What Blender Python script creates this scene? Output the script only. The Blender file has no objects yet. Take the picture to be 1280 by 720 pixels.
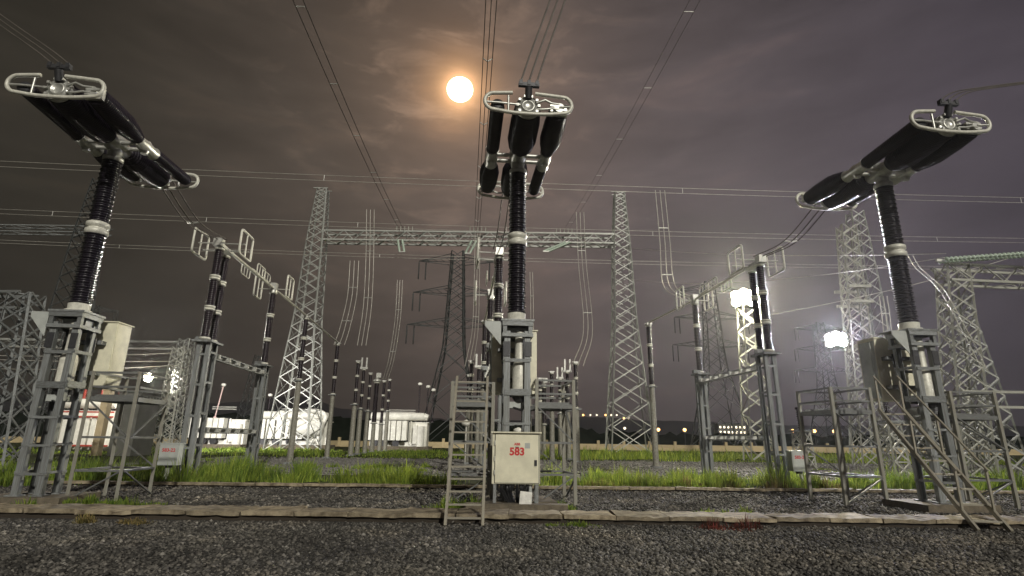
import bpy, math, random
import numpy as np
from mathutils import Vector, Matrix

random.seed(7)
RNG = np.random.default_rng(11)
scn = bpy.context.scene
COL = scn.collection
PI = math.pi

# ------------------------------------------------------------------ camera
PITCH, ROLL, EYE = math.radians(15.451), math.radians(0.745), 1.6
cf = Vector((0, math.cos(PITCH), math.sin(PITCH)))
r0 = Vector((1, 0, 0)); u0 = r0.cross(cf)
cr = r0 * math.cos(ROLL) + u0 * math.sin(ROLL)
cu = u0 * math.cos(ROLL) - r0 * math.sin(ROLL)
cam_d = bpy.data.cameras.new("camera"); cam = bpy.data.objects.new("camera", cam_d); COL.objects.link(cam)
cam.matrix_world = Matrix(((cr.x, cu.x, -cf.x, 0), (cr.y, cu.y, -cf.y, 0), (cr.z, cu.z, -cf.z, EYE), (0, 0, 0, 1)))
cam_d.sensor_width = 36; cam_d.lens = 36 * 680 / 1280
cam_d.clip_start = 0.1; cam_d.clip_end = 12000
scn.camera = cam


def lin(r, g, b):
    f = lambda c: c / 12.92 if c <= 0.04045 else ((c + 0.055) / 1.055) ** 2.4
    return (f(r / 255), f(g / 255), f(b / 255), 1.0)


# ------------------------------------------------------------------ world: clouded night sky with a moon
MOON_DIR = Vector((-0.0939, 0.8113, 0.5771)).normalized()
world = bpy.data.worlds.new("World"); scn.world = world; world.use_nodes = True
nt = world.node_tree; nt.nodes.clear()
def N(t, tree=None, **kw):
    n = (tree or nt).nodes.new(t)
    for k, v in kw.items(): setattr(n, k, v)
    return n
L = nt.links.new
tc = N('ShaderNodeTexCoord'); sep = N('ShaderNodeSeparateXYZ'); L(tc.outputs['Generated'], sep.inputs[0])
mx = N('ShaderNodeMapRange'); mx.inputs[1].default_value = -1; mx.inputs[2].default_value = 1; L(sep.outputs['X'], mx.inputs[0])
rx = N('ShaderNodeValToRGB'); L(mx.outputs[0], rx.inputs[0])
def ramp(node, stops):
    cr_ = node.color_ramp
    while len(cr_.elements) > 1: cr_.elements.remove(cr_.elements[-1])
    cr_.elements[0].position = stops[0][0]; cr_.elements[0].color = stops[0][1]
    for p, c in stops[1:]:
        e = cr_.elements.new(p); e.color = c
ramp(rx, [(0, lin(44, 42, 36)), (.2, lin(56, 52, 45)), (.36, lin(84, 76, 70)), (.5, lin(108, 96, 91)), (.62, lin(100, 91, 92)), (.8, lin(84, 77, 84)), (1, lin(50, 48, 58))])
rz_ = N('ShaderNodeValToRGB'); L(sep.outputs['Z'], rz_.inputs[0])
g = lambda v: (v, v, v, 1)
ramp(rz_, [(0, g(.62)), (.15, g(.8)), (.4, g(1.0)), (.55, g(.85)), (.7, g(.62)), (1, g(.5))])
m1 = N('ShaderNodeMixRGB', blend_type='MULTIPLY'); m1.inputs[0].default_value = 1; L(rx.outputs[0], m1.inputs[1]); L(rz_.outputs[0], m1.inputs[2])
mp = N('ShaderNodeMapping'); mp.inputs['Scale'].default_value = (2.4, 2.4, 10); mp.inputs['Rotation'].default_value = (0, math.radians(7), 0); L(tc.outputs['Generated'], mp.inputs[0])
cn = N('ShaderNodeTexNoise'); cn.inputs['Scale'].default_value = 1.7; cn.inputs['Detail'].default_value = 7; cn.inputs['Roughness'].default_value = .55; cn.inputs['Distortion'].default_value = .4; L(mp.outputs[0], cn.inputs['Vector'])
crp = N('ShaderNodeValToRGB'); L(cn.outputs['Fac'], crp.inputs[0]); ramp(crp, [(.30, g(.82)), (.47, g(.95)), (.58, g(1.04)), (.66, (1.20, 1.16, 1.13, 1)), (.76, (1.5, 1.4, 1.32, 1))])
m2 = N('ShaderNodeMixRGB', blend_type='MULTIPLY'); m2.inputs[0].default_value = 1; L(m1.outputs[0], m2.inputs[1]); L(crp.outputs[0], m2.inputs[2])
dp = N('ShaderNodeVectorMath', operation='DOT_PRODUCT'); dp.inputs[1].default_value = MOON_DIR; L(tc.outputs['Generated'], dp.inputs[0])
mxx = N('ShaderNodeMath', operation='MAXIMUM'); mxx.inputs[1].default_value = 0; L(dp.outputs['Value'], mxx.inputs[0])
last = m2.outputs[0]
for p, c in ((3200, (1.6, .85, .38, 1)), (620, (.55, .28, .11, 1)), (90, (.09, .05, .025, 1)), (18, (.03, .02, .012, 1))):
    pw = N('ShaderNodeMath', operation='POWER'); pw.inputs[1].default_value = p; L(mxx.outputs[0], pw.inputs[0])
    ml = N('ShaderNodeMixRGB', blend_type='MULTIPLY'); ml.inputs[0].default_value = 1; ml.inputs[1].default_value = c; L(pw.outputs[0], ml.inputs[2])
    ml2 = N('ShaderNodeMixRGB', blend_type='MULTIPLY'); ml2.inputs[0].default_value = .8; L(ml.outputs[0], ml2.inputs[1]); L(crp.outputs[0], ml2.inputs[2])
    ad = N('ShaderNodeMixRGB', blend_type='ADD'); ad.inputs[0].default_value = 1; L(last, ad.inputs[1]); L(ml2.outputs[0], ad.inputs[2]); last = ad.outputs[0]
mp2 = N('ShaderNodeMapping'); mp2.inputs['Scale'].default_value = (5.5, 5.5, 17); mp2.inputs['Rotation'].default_value = (0, math.radians(-6), 0); mp2.inputs['Location'].default_value = (.35, .1, .62); L(tc.outputs['Generated'], mp2.inputs[0])
cn2 = N('ShaderNodeTexNoise'); cn2.inputs['Scale'].default_value = 1.5; cn2.inputs['Detail'].default_value = 9; cn2.inputs['Roughness'].default_value = .62; cn2.inputs['Distortion'].default_value = .5; L(mp2.outputs[0], cn2.inputs['Vector'])
crp2 = N('ShaderNodeValToRGB'); L(cn2.outputs['Fac'], crp2.inputs[0]); ramp(crp2, [(.53, g(0)), (.60, g(.4)), (.69, g(1))])
pw2 = N('ShaderNodeMath', operation='POWER'); pw2.inputs[1].default_value = 34; L(mxx.outputs[0], pw2.inputs[0])
mlc = N('ShaderNodeMixRGB', blend_type='MULTIPLY'); mlc.inputs[0].default_value = 1; mlc.inputs[1].default_value = (.12, .078, .052, 1); L(pw2.outputs[0], mlc.inputs[2])
mlc2 = N('ShaderNodeMixRGB', blend_type='MULTIPLY'); mlc2.inputs[0].default_value = 1; L(mlc.outputs[0], mlc2.inputs[1]); L(crp2.outputs[0], mlc2.inputs[2])
adc = N('ShaderNodeMixRGB', blend_type='ADD'); adc.inputs[0].default_value = 1; L(last, adc.inputs[1]); L(mlc2.outputs[0], adc.inputs[2])
crp3 = N('ShaderNodeValToRGB'); L(cn2.outputs['Fac'], crp3.inputs[0]); ramp(crp3, [(.34, g(.94)), (.5, g(1.0)), (.64, g(1.05))])
mot = N('ShaderNodeMixRGB', blend_type='MULTIPLY'); mot.inputs[0].default_value = 1; L(adc.outputs[0], mot.inputs[1]); L(crp3.outputs[0], mot.inputs[2]); last = mot.outputs[0]
bg = N('ShaderNodeBackground'); bg.inputs['Strength'].default_value = 0.97; L(last, bg.inputs[0])
wo = N('ShaderNodeOutputWorld'); L(bg.outputs[0], wo.inputs[0])

# ------------------------------------------------------------------ one weak directional light from behind the camera, upper left
sun_d = bpy.data.lights.new("sun", 'SUN'); sun = bpy.data.objects.new("sun", sun_d); COL.objects.link(sun)
sun_d.energy = 2.5; sun_d.angle = math.radians(1.5); sun_d.color = (1.0, .96, .85)
SUN_AZ, SUN_EL = math.radians(20), math.radians(27)      # azimuth from -Y, negative = from the left
sdir = Vector((math.sin(SUN_AZ) * math.cos(SUN_EL), -math.cos(SUN_AZ) * math.cos(SUN_EL), math.sin(SUN_EL)))
sun.rotation_euler = sdir.to_track_quat('Z', 'Y').to_euler()
scn.view_settings.view_transform = 'Standard'; scn.view_settings.look = 'None'
scn.view_settings.exposure = 0; scn.view_settings.gamma = 1
scn.cycles.max_bounces = 5; scn.cycles.transparent_max_bounces = 8
scn.cycles.use_denoising = True


# ------------------------------------------------------------------ materials
def mat(name, col, rough=.6, metal=0., var=.25, scale=6., bump=0., bscale=40., col2=None, coords='Object', detail=5., spec=.5, ovar=0.):
    m = bpy.data.materials.new(name); m.use_nodes = True; t = m.node_tree; b = t.nodes['Principled BSDF']
    b.inputs['Roughness'].default_value = rough; b.inputs['Metallic'].default_value = metal
    b.inputs['Specular IOR Level'].default_value = spec
    c = N('ShaderNodeTexCoord', t); n = N('ShaderNodeTexNoise', t); n.inputs['Scale'].default_value = scale; n.inputs['Detail'].default_value = detail; n.inputs['Roughness'].default_value = .6
    oi = N('ShaderNodeObjectInfo', t); va = N('ShaderNodeVectorMath', t, operation='MULTIPLY_ADD')
    cmb = N('ShaderNodeCombineXYZ', t)
    for i in range(3): t.links.new(oi.outputs['Random'], cmb.inputs[i])
    va.inputs[1].default_value = (37, 53, 71); t.links.new(cmb.outputs[0], va.inputs[0]); t.links.new(c.outputs[coords], va.inputs[2])
    t.links.new(va.outputs[0], n.inputs['Vector'])
    rp = N('ShaderNodeValToRGB', t); c2 = col2 or tuple(x * (1 - var) for x in col)
    ramp(rp, [(.32, (*c2, 1)), (.62, (*col, 1))])
    t.links.new(n.outputs['Fac'], rp.inputs[0]); t.links.new(rp.outputs[0], b.inputs['Base Color'])
    if ovar:
        hs = N('ShaderNodeHueSaturation', t); mr = N('ShaderNodeMapRange', t); mr.inputs[3].default_value = 1 - ovar; mr.inputs[4].default_value = 1 + ovar
        t.links.new(oi.outputs['Random'], mr.inputs[0]); t.links.new(mr.outputs[0], hs.inputs['Value']); t.links.new(rp.outputs[0], hs.inputs['Color']); t.links.new(hs.outputs[0], b.inputs['Base Color'])
    if bump:
        n2 = N('ShaderNodeTexNoise', t); n2.inputs['Scale'].default_value = bscale; n2.inputs['Detail'].default_value = 4
        t.links.new(c.outputs[coords], n2.inputs['Vector'])
        bp = N('ShaderNodeBump', t); bp.inputs['Strength'].default_value = bump; bp.inputs['Distance'].default_value = .02
        t.links.new(n2.outputs['Fac'], bp.inputs['Height']); t.links.new(bp.outputs[0], b.inputs['Normal'])
    return m
def emit(name, col, s):
    m = bpy.data.materials.new(name); m.use_nodes = True; b = m.node_tree.nodes['Principled BSDF']
    b.inputs['Base Color'].default_value = (0, 0, 0, 1)
    b.inputs['Emission Color'].default_value = (*col, 1); b.inputs['Emission Strength'].default_value = s
    return m
M = {}
M['galv'] = mat('galvanised_steel', (.235, .25, .255), .5, .3, .5, 7, col2=(.115, .115, .105), ovar=.22)
M['galv_old'] = mat('weathered_galvanised_steel', (.27, .27, .23), .6, .2, .45, 9, col2=(.17, .15, .12))
M['rail'] = mat('dark_railing_steel', (.17, .175, .17), .55, .3, .4, 8)
M['ladder'] = mat('worn_ladder_paint', (.31, .305, .25), .6, .1, .3, 14, col2=(.20, .155, .11))
M['porc'] = mat('dark_glazed_insulator', (.022, .018, .026), .30, 0, .4, 5)
M['porc_b'] = mat('brown_black_insulator', (.026, .019, .024), .25, 0, .3, 3)
M['alu'] = mat('cast_aluminium', (.58, .58, .54), .38, .55, .25, 8)
M['flange'] = mat('pale_grey_flange', (.66, .65, .57), .45, .1, .25, 10)
M['cream'] = mat('cream_cabinet_paint', (.72, .69, .53), .42, 0, .22, 2.5, bump=.04, bscale=120)
M['grey_paint'] = mat('light_grey_paint', (.42, .44, .42), .45, 0, .2, 4)
M['white'] = mat('white_tank_paint', (.78, .77, .70), .4, 0, .22, 1.4)
M['white_dirty'] = mat('white_board', (.70, .69, .64), .55, 0, .3, 6)
M['red'] = mat('red_lettering', (.55, .02, .025), .5, 0, .2, 40)
M['pink'] = mat('pink_porcelain', (.74, .54, .51), .4, 0, .2, 3)
M['kerb_base'] = mat('shade_dark_trench_wall', (.045, .035, .025), .95, 0, .6, 7, bump=.6, bscale=20)  # near-black colour stands in for shade on the kerb front below the slabs
M['redp'] = mat('red_paint', (.42, .07, .05), .5, 0, .3, 3)
M['black'] = mat('black_rubber', (.018, .018, .02), .45, 0, .3, 6)
M['dark'] = mat('dark_steel', (.055, .055, .06), .5, .4, .3, 6)
M['wire'] = mat('aluminium_conductor', (.60, .58, .52), .5, .4, .3, 2)
M['wire_dark'] = mat('weathered_conductor', (.13, .115, .10), .6, .2, .3, 2)
M['conc'] = mat('worn_concrete', (.30, .25, .17), .85, 0, .5, 5, bump=.5, bscale=25, col2=(.09, .07, .045), ovar=.25)
M['conc2'] = mat('footing_concrete', (.15, .125, .09), .9, 0, .4, 6, bump=.4, bscale=30)
M['wall'] = mat('yellowish_boundary_wall', (.46, .37, .21), .85, 0, .3, 1.2)
M['firewall'] = mat('dark_grey_firewall', (.10, .10, .085), .85, 0, .3, 1.)
M['pillar'] = mat('buff_pillar', (.55, .44, .27), .8, 0, .2, 2)
M['glass'] = mat('green_glass_insulator', (.50, .60, .50), .25, 0, .2, 6)
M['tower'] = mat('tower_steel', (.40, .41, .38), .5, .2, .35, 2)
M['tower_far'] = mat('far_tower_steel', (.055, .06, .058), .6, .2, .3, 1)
M['tower_lit'] = mat('pale_tower_steel', (.38, .38, .33), .5, .1, .3, 2)
M['stone'] = mat('crushed_stone', (.15, .135, .125), .9, 0, .6, 9, col2=(.045, .042, .04))
M['hill'] = mat('dark_wooded_hill', (.020, .023, .030), 1, 0, .3, .02, spec=.0)
M['trees'] = mat('dark_distant_foliage', (.012, .017, .012), 1, 0, .5, .2, spec=.0)
M['moon'] = emit('moon_surface', (1.0, .86, .60), 9)
M['lampw'] = emit('lit_lamp_lens_warm', (1.0, .93, .66), 60)
M['lampc'] = emit('lit_lamp_lens_cool', (.93, .92, 1.0), 60)
M['amber'] = emit('amber_street_light', (1.0, .50, .15), 7)
M['bulb'] = emit('white_town_light', (1.0, .85, .62), 2.6)
def grass_mat(name, c1, c2):
    m = mat(name, c1, .6, 0, .5, 1.3, col2=c2, spec=.25); t = m.node_tree; b = t.nodes['Principled BSDF']
    src = b.inputs['Base Color'].links[0].from_socket; gn = N('ShaderNodeNewGeometry', t); hs = N('ShaderNodeHueSaturation', t)
    mr = N('ShaderNodeMapRange', t); mr.inputs[3].default_value = .55; mr.inputs[4].default_value = 1.45; t.links.new(gn.outputs['Random Per Island'], mr.inputs[0]); t.links.new(mr.outputs[0], hs.inputs['Value'])
    mh = N('ShaderNodeMapRange', t); mh.inputs[3].default_value = .525; mh.inputs[4].default_value = .47; t.links.new(gn.outputs['Random Per Island'], mh.inputs[0]); t.links.new(mh.outputs[0], hs.inputs['Hue'])
    t.links.new(src, hs.inputs['Color']); t.links.new(hs.outputs[0], b.inputs['Base Color'])
    tr = N('ShaderNodeBsdfTranslucent', t); t.links.new(hs.outputs[0], tr.inputs['Color']); mxs = N('ShaderNodeMixShader', t); mxs.inputs[0].default_value = .4
    t.links.new(b.outputs[0], mxs.inputs[1]); t.links.new(tr.outputs[0], mxs.inputs[2]); t.links.new(mxs.outputs[0], t.nodes['Material Output'].inputs['Surface'])
    return m
M['grass'] = grass_mat('tall_grass_blades', (.23, .33, .05), (.10, .15, .025))
M['grass2'] = grass_mat('bright_grass_blades', (.31, .41, .07), (.15, .21, .03))
M['drygrass'] = grass_mat('dry_grass_blades', (.26, .22, .08), (.13, .10, .04))
M['redweed'] = grass_mat('reddish_weed', (.14, .045, .025), (.06, .025, .015))
M['gravel_bed'] = mat('gravel_bed', (.07, .064, .058), .95, 0, .65, 24, bump=.8, bscale=55, col2=(.035, .033, .03), coords='Object', detail=8)
M['gravel_road'] = mat('pale_gravel_road', (.22, .21, .20), .95, 0, .5, 12, bump=.7, bscale=30, col2=(.09, .085, .08), detail=8)
M['soil'] = mat('dark_grassy_soil', (.045, .055, .018), 1, 0, .6, .45, bump=.5, bscale=4, col2=(.022, .02, .012), detail=8, spec=.1)


# ------------------------------------------------------------------ mesh helpers
class MB:
    def __init__(s): s.v = []; s.f = []; s.sm = []
    def add(s, vs, fs, smooth=False):
        o = len(s.v); s.v += [tuple(x) for x in vs]; s.f += [tuple(i + o for i in f) for f in fs]; s.sm += [smooth] * len(fs)
    def box(s, c, d, R=None):
        x, y, z = d[0] / 2, d[1] / 2, d[2] / 2
        vs = [Vector((sx * x, sy * y, sz * z)) for sz in (-1, 1) for sy in (-1, 1) for sx in (-1, 1)]
        if R: vs = [R @ q for q in vs]
        c = Vector(c)
        s.add([q + c for q in vs], [(0, 2, 3, 1), (4, 5, 7, 6), (0, 1, 5, 4), (2, 6, 7, 3), (0, 4, 6, 2), (1, 3, 7, 5)])
    def bar(s, a, b, w, h):
        a, b = Vector(a), Vector(b); R = frame(b - a)
        s.box((a + b) / 2, (w, h, (b - a).length), R)
    def tube(s, pts, r, n=8, caps=True, closed=False):
        pts = [Vector(p) for p in pts]; m = len(pts)
        rr = r if isinstance(r, (list, tuple)) else [r] * m
        vs = []; ref = None
        for i, p in enumerate(pts):
            if closed: t = pts[(i + 1) % m] - pts[i - 1]
            else: t = pts[min(i + 1, m - 1)] - pts[max(i - 1, 0)]
            t.normalize()
            if ref is None:
                ref = Vector((0, 0, 1)) if abs(t.z) < .9 else Vector((1, 0, 0))
            a = (ref - t * ref.dot(t)).normalized(); ref = a; b = t.cross(a)
            vs += [p + (a * math.cos(2 * PI * k / n) + b * math.sin(2 * PI * k / n)) * rr[i] for k in range(n)]
        fs = []
        for i in range(m if closed else m - 1):
            j = (i + 1) % m
            fs += [(i * n + k, i * n + (k + 1) % n, j * n + (k + 1) % n, j * n + k) for k in range(n)]
        s.add(vs, fs, True)
        if caps and not closed:
            s.add(vs[:n][::-1], [tuple(range(n))]); s.add(vs[-n:], [tuple(range(n))])
    def lathe(s, prof, o=(0, 0, 0), axis=(0, 0, 1), n=20, smooth=True):
        """prof: (distance along axis, radius)"""
        R = frame(Vector(axis)); o = Vector(o); vs = []
        for d, r in prof:
            vs += [o + R @ Vector((r * math.cos(2 * PI * k / n), r * math.sin(2 * PI * k / n), d)) for k in range(n)]
        fs = []
        for i in range(len(prof) - 1):
            fs += [(i * n + k, i * n + (k + 1) % n, (i + 1) * n + (k + 1) % n, (i + 1) * n + k) for k in range(n)]
        s.add(vs, fs, smooth)
        s.add(vs[:n][::-1], [tuple(range(n))]); s.add(vs[-n:], [tuple(range(n))])
    def mesh(s, name, m):
        me = bpy.data.meshes.new(name); me.from_pydata(s.v, [], s.f); me.materials.append(m)
        me.polygons.foreach_set('use_smooth', s.sm); me.update(); return me
    def build(s, name, m, parent=None):
        return link(name, s.mesh(name, m), parent)
def frame(t):
    t = t.normalized()
    ref = Vector((0, 0, 1)) if abs(t.z) < .95 else Vector((0, 1, 0))
    x = ref.cross(t).normalized(); y = t.cross(x)
    return Matrix((x, y, t)).transposed()
def link(name, me, parent=None):
    o = bpy.data.objects.new(name, me); COL.objects.link(o); o.parent = parent; return o
def thing(name, label, cat, loc=(0, 0, 0), rz=0., group=None):
    o = bpy.data.objects.new(name, None); COL.objects.link(o); o.location = loc; o.rotation_euler = (0, 0, rz)
    o.empty_display_size = .3
    tag(o, label, cat, group); return o
def tag(o, label, cat, group=None):
    o['label'] = label; o['category'] = cat
    if group: o['group'] = group
    return o
def struct(o, kind='structure'):
    o['kind'] = kind; return o
def kids(o): return [c for c in KIDS.get(o.name, [])]
KIDS = {}
def copy_tree(o, parent=None):
    c = o.copy(); COL.objects.link(c)
    if parent: c.parent = parent
    for ch in list(o.children): copy_tree(ch, c)
    return c

# unit bars shared between alike pieces
UNIT = {}
def unit(kind, m):
    k = (kind, m.name)
    if k not in UNIT:
        b = MB()
        if kind == 'box': b.box((0, 0, .5), (1, 1, 1))
        elif kind == 'angle':
            b.box((0, -.43, .5), (1, .14, 1)); b.box((-.43, .07, .5), (.14, .86, 1))
        elif kind == 'channel':
            b.box((0, -.44, .5), (1, .12, 1)); b.box((-.44, .06, .5), (.12, .88, 1)); b.box((.44, .06, .5), (.12, .88, 1))
        elif kind == 'round': b.tube([(0, 0, 0), (0, 0, 1)], .5, 10)
        UNIT[k] = b.mesh('bar_' + kind, m)
    return UNIT[k]
def piece(name, a, b, w, h, m, parent, kind='box', face=None):
    """one straight member from a to b; face = direction its back (-Y of the section) turns to"""
    a, b = Vector(a), Vector(b); t = (b - a)
    o = link(name, unit(kind, m), parent)
    if face is not None:
        y = -(Vector(face) - t * (Vector(face).dot(t) / t.length_squared)).normalized(); z = t.normalized(); x = y.cross(z)
        R = Matrix((x, y, z)).transposed()
    else: R = frame(t)
    o.matrix_basis = Matrix.Translation(a) @ R.to_4x4() @ Matrix.Diagonal((w, h, t.length, 1))
    return o
def sheds(z0, z1, rc, rs, pitch):
    """zig-zag profile of an insulator with alternating large and small sheds"""
    n = max(2, int((z1 - z0) / pitch)); p = (z1 - z0) / n; out = [(z0, rc)]
    for i in range(n):
        z = z0 + i * p; r = rs if i % 2 == 0 else rs - (rs - rc) * .35
        out += [(z + .12 * p, rc), (z + .30 * p, r), (z + .42 * p, r), (z + .80 * p, rc)]
    out.append((z1, rc)); return out
def spline(pts, n=10):
    """Catmull-Rom through pts"""
    P = [Vector(p) for p in pts]; P = [P[0] * 2 - P[1]] + P + [P[-1] * 2 - P[-2]]; out = []
    for i in range(1, len(P) - 2):
        for k in range(n):
            t = k / n; a, b, c, d = P[i - 1:i + 3]
            out.append(.5 * (2 * b + (c - a) * t + (2 * a - 5 * b + 4 * c - d) * t * t + (3 * b - a - 3 * c + d) * t ** 3))
    out.append(P[-2]); return out
def sag(a, b, s, n=16):
    a, b = Vector(a), Vector(b)
    return [a.lerp(b, k / n) - Vector((0, 0, 4 * s * (k / n) * (1 - k / n))) for k in range(n + 1)]
def text(body, size, loc, m, parent, name, bold=.0, rx=PI / 2):
    c = bpy.data.curves.new(name, 'FONT'); c.body = body; c.size = size; c.align_x = 'CENTER'; c.align_y = 'CENTER'
    c.extrude = .003; c.offset = bold; c.resolution_u = 3; c.materials.append(m)
    tmp = bpy.data.objects.new(name, c); me = bpy.data.meshes.new_from_object(tmp); bpy.data.objects.remove(tmp)
    o = link(name, me, parent); o.location = loc; o.rotation_euler = (rx, 0, 0); return o

HAZE = 0.0003
RZ = 0.09     # the switchyard's rows run slightly across the view
BAY = Vector((-math.sin(RZ), math.cos(RZ), 0))

# ------------------------------------------------------------------ setting: ground sheets
def sheet(name, poly, z, m, grid=None):
    b = MB(); b.add([(x, y, z) for x, y in poly], [tuple(range(len(poly)))])
    return struct(b.build(name, m))
S = 2400
sheet('ground', [(-S, -150), (S, -150), (S, S), (-S, S)], -.03, M['soil'])
sheet('gravel_bed', [(-45, -12), (45, -12), (45, 19.6), (-45, 17.0)], -.012, M['gravel_bed'])
sheet('gravel_road', [(-24, 24), (42, 27), (50, 46), (-16, 43)], -.014, M['gravel_road'])

# loose stones on the near gravel
def stones(name, n, xr, yr, smin, smax, z, m, wx=1.):
    ico = np.array([(0, 0, 1), (.9, 0, .1), (.25, .85, .15), (-.7, .5, .05), (-.75, -.5, .1), (.2, -.9, .05), (0, 0, -.6)])
    tri = np.array([(0, 1, 2), (0, 2, 3), (0, 3, 4), (0, 4, 5), (0, 5, 1), (6, 2, 1), (6, 3, 2), (6, 4, 3), (6, 5, 4), (6, 1, 5)])
    y = RNG.uniform(*yr, n); x = RNG.uniform(-1, 1, n) * (y * 1.0 + 1.5) + (2 if yr[0] > 20 else 0); x = np.clip(x, *xr)
    s = RNG.uniform(smin, smax, n) ** 1.0 * RNG.choice([.7, 1, 1, 1.5], n)
    V = ico[None] * (1 + RNG.uniform(-.35, .35, (n, 7, 3)))
    V *= np.stack([s * 1.25, s, s * .7], 1)[:, None]
    a = RNG.uniform(0, 2 * PI, n); c_, s_ = np.cos(a), np.sin(a); t = RNG.normal(0, .45, n)
    X = V[..., 0] * c_[:, None] - V[..., 1] * s_[:, None]; Y = V[..., 0] * s_[:, None] + V[..., 1] * c_[:, None]
    Z = V[..., 2] + X * t[:, None] * .6
    P = np.stack([X + x[:, None], Y + y[:, None] + (x * .03)[:, None], Z + z + (s * .25)[:, None]], -1).reshape(-1, 3)
    F = (tri[None] + (np.arange(n) * 7)[:, None, None]).reshape(-1, 3)
    return struct(npmesh(name, P, F, m), 'stuff')
def npmesh(name, P, F, m):
    me = bpy.data.meshes.new(name); k = F.shape[1]
    me.vertices.add(len(P)); me.vertices.foreach_set('co', P.astype(np.float32).ravel())
    me.loops.add(F.size); me.loops.foreach_set('vertex_index', F.astype(np.int32).ravel())
    me.polygons.add(len(F)); me.polygons.foreach_set('loop_start', np.arange(0, F.size, k, dtype=np.int32))
    me.polygons.foreach_set('loop_total', np.full(len(F), k, np.int32)); me.update(); me.validate()
    me.materials.append(m); return link(name, me)
def stone_mat():
    m = bpy.data.materials.new('crushed_stone_mixed'); m.use_nodes = True; t = m.node_tree; b = t.nodes['Principled BSDF']; b.inputs['Roughness'].default_value = .9
    gn = N('ShaderNodeNewGeometry', t); rp = N('ShaderNodeValToRGB', t); t.links.new(gn.outputs['Random Per Island'], rp.inputs[0])
    ramp(rp, [(0, (.020, .019, .0175, 1)), (.4, (.066, .062, .055, 1)), (.75, (.12, .112, .10, 1)), (.95, (.16, .148, .13, 1)), (1, (.28, .265, .24, 1))])
    tcx = N('ShaderNodeTexCoord', t); nz = N('ShaderNodeTexNoise', t); nz.inputs['Scale'].default_value = .55; nz.inputs['Detail'].default_value = 6; t.links.new(tcx.outputs['Object'], nz.inputs['Vector'])
    r2 = N('ShaderNodeValToRGB', t); t.links.new(nz.outputs['Fac'], r2.inputs[0]); ramp(r2, [(.34, (.55, .54, .52, 1)), (.5, (1, 1, 1, 1)), (.66, (1.6, 1.52, 1.38, 1))])
    mu = N('ShaderNodeMixRGB', t, blend_type='MULTIPLY'); mu.inputs[0].default_value = 1; t.links.new(rp.outputs[0], mu.inputs[1]); t.links.new(r2.outputs[0], mu.inputs[2])
    t.links.new(mu.outputs[0], b.inputs['Base Color']); return m
M['stones'] = stone_mat()
stones('loose_gravel', 68000, (-16, 16), (5.6, 11.45), .011, .031, -.01, M['stones'])['label'] = 'dark crushed stone spread in front of the cable trench'
stones('loose_gravel', 34000, (-21, 21), (12.2, 18.9), .016, .040, -.01, M['stones'])['label'] = 'dark crushed stone between the two kerbs'

def stones_at(name, n, xr, yr, smin, smax, label):
    o = stones(name, n, xr, yr, smin, smax, -.012, M['stones_pale']); o['label'] = label
M['stones_pale'] = mat('pale_road_stones', (.24, .23, .215), .95, 0, .6, 3, col2=(.07, .066, .06))
stones_at('loose_gravel', 30000, (-20, 44), (25.5, 44), .03, .075, 'pale coarse gravel scattered over the yard road')
# grass: blades as real strips
OUT = None
def blades(name, x, y, h, w, m, label, z=0., lean=.45):
    n = len(x); a = OUT; ln = RNG.uniform(.1, 1, n) * lean * h; fa = RNG.uniform(0, PI, n)
    dx, dy = np.cos(a) * ln, np.sin(a) * ln; wx, wy = np.cos(fa) * w / 2, np.sin(fa) * w / 2
    rows = []
    for t, wk in ((0, 1.), (.4, .9), (.75, .6)):
        px, py = x + dx * t * t, y + dy * t * t; pz = z + h * (t - .22 * t * t * (ln / h))
        rows += [np.stack([px - wx * wk, py - wy * wk, pz], -1), np.stack([px + wx * wk, py + wy * wk, pz], -1)]
    rows.append(np.stack([x + dx, y + dy, z + h * (1 - .22 * ln / h - .10 * (ln / h))], -1))
    P = np.stack(rows, 1).reshape(-1, 3)
    tri = np.array([(0, 1, 3), (0, 3, 2), (2, 3, 5), (2, 5, 4), (4, 5, 6)])
    F = (tri[None] + (np.arange(n) * 7)[:, None, None]).reshape(-1, 3)
    o = struct(npmesh(name, P, F, m), 'stuff'); o['label'] = label; return o
def patch(n, xr, yr, clump=.7, keep=None):
    """clumped positions inside a rectangle (rows tilt with the yard)"""
    k = max(4, int(n / (60 if yr[0] > 25 else 110))); cx = RNG.uniform(*xr, k); cy = RNG.uniform(*yr, k); i = RNG.integers(0, k, n)
    if yr[0] < 30:                                           # bare gaps between the tufts
        gate = np.sin(cx * 1.7 + 1.3) + np.sin(cx * .63 + cy * 2.1) + .8 * np.sin(cx * 3.9 - cy * 1.4)
        keep = np.where(gate > -.35)[0]
        if len(keep) > 3: i = keep[RNG.integers(0, len(keep), n)]
    cs = RNG.uniform(.45, 1.5, k)[i] * clump
    x = cx[i] + RNG.normal(0, 1, n) * cs; y = cy[i] + RNG.normal(0, .7, n) * cs
    global OUT; OUT = np.arctan2(y - cy[i], x - cx[i]) + RNG.normal(0, .7, n)
    hk = RNG.choice([.35, .55, .8, 1.05, 1.4], k)[i] * (1 - .35 * np.clip(np.hypot(x - cx[i], y - cy[i]) / (2.2 * clump), 0, 1))
    return x, y + x * .03, hk
def H(n, lo, hi): return RNG.uniform(lo, hi, n) * RNG.choice([.6, .8, 1, 1, 1.25], n)
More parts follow.
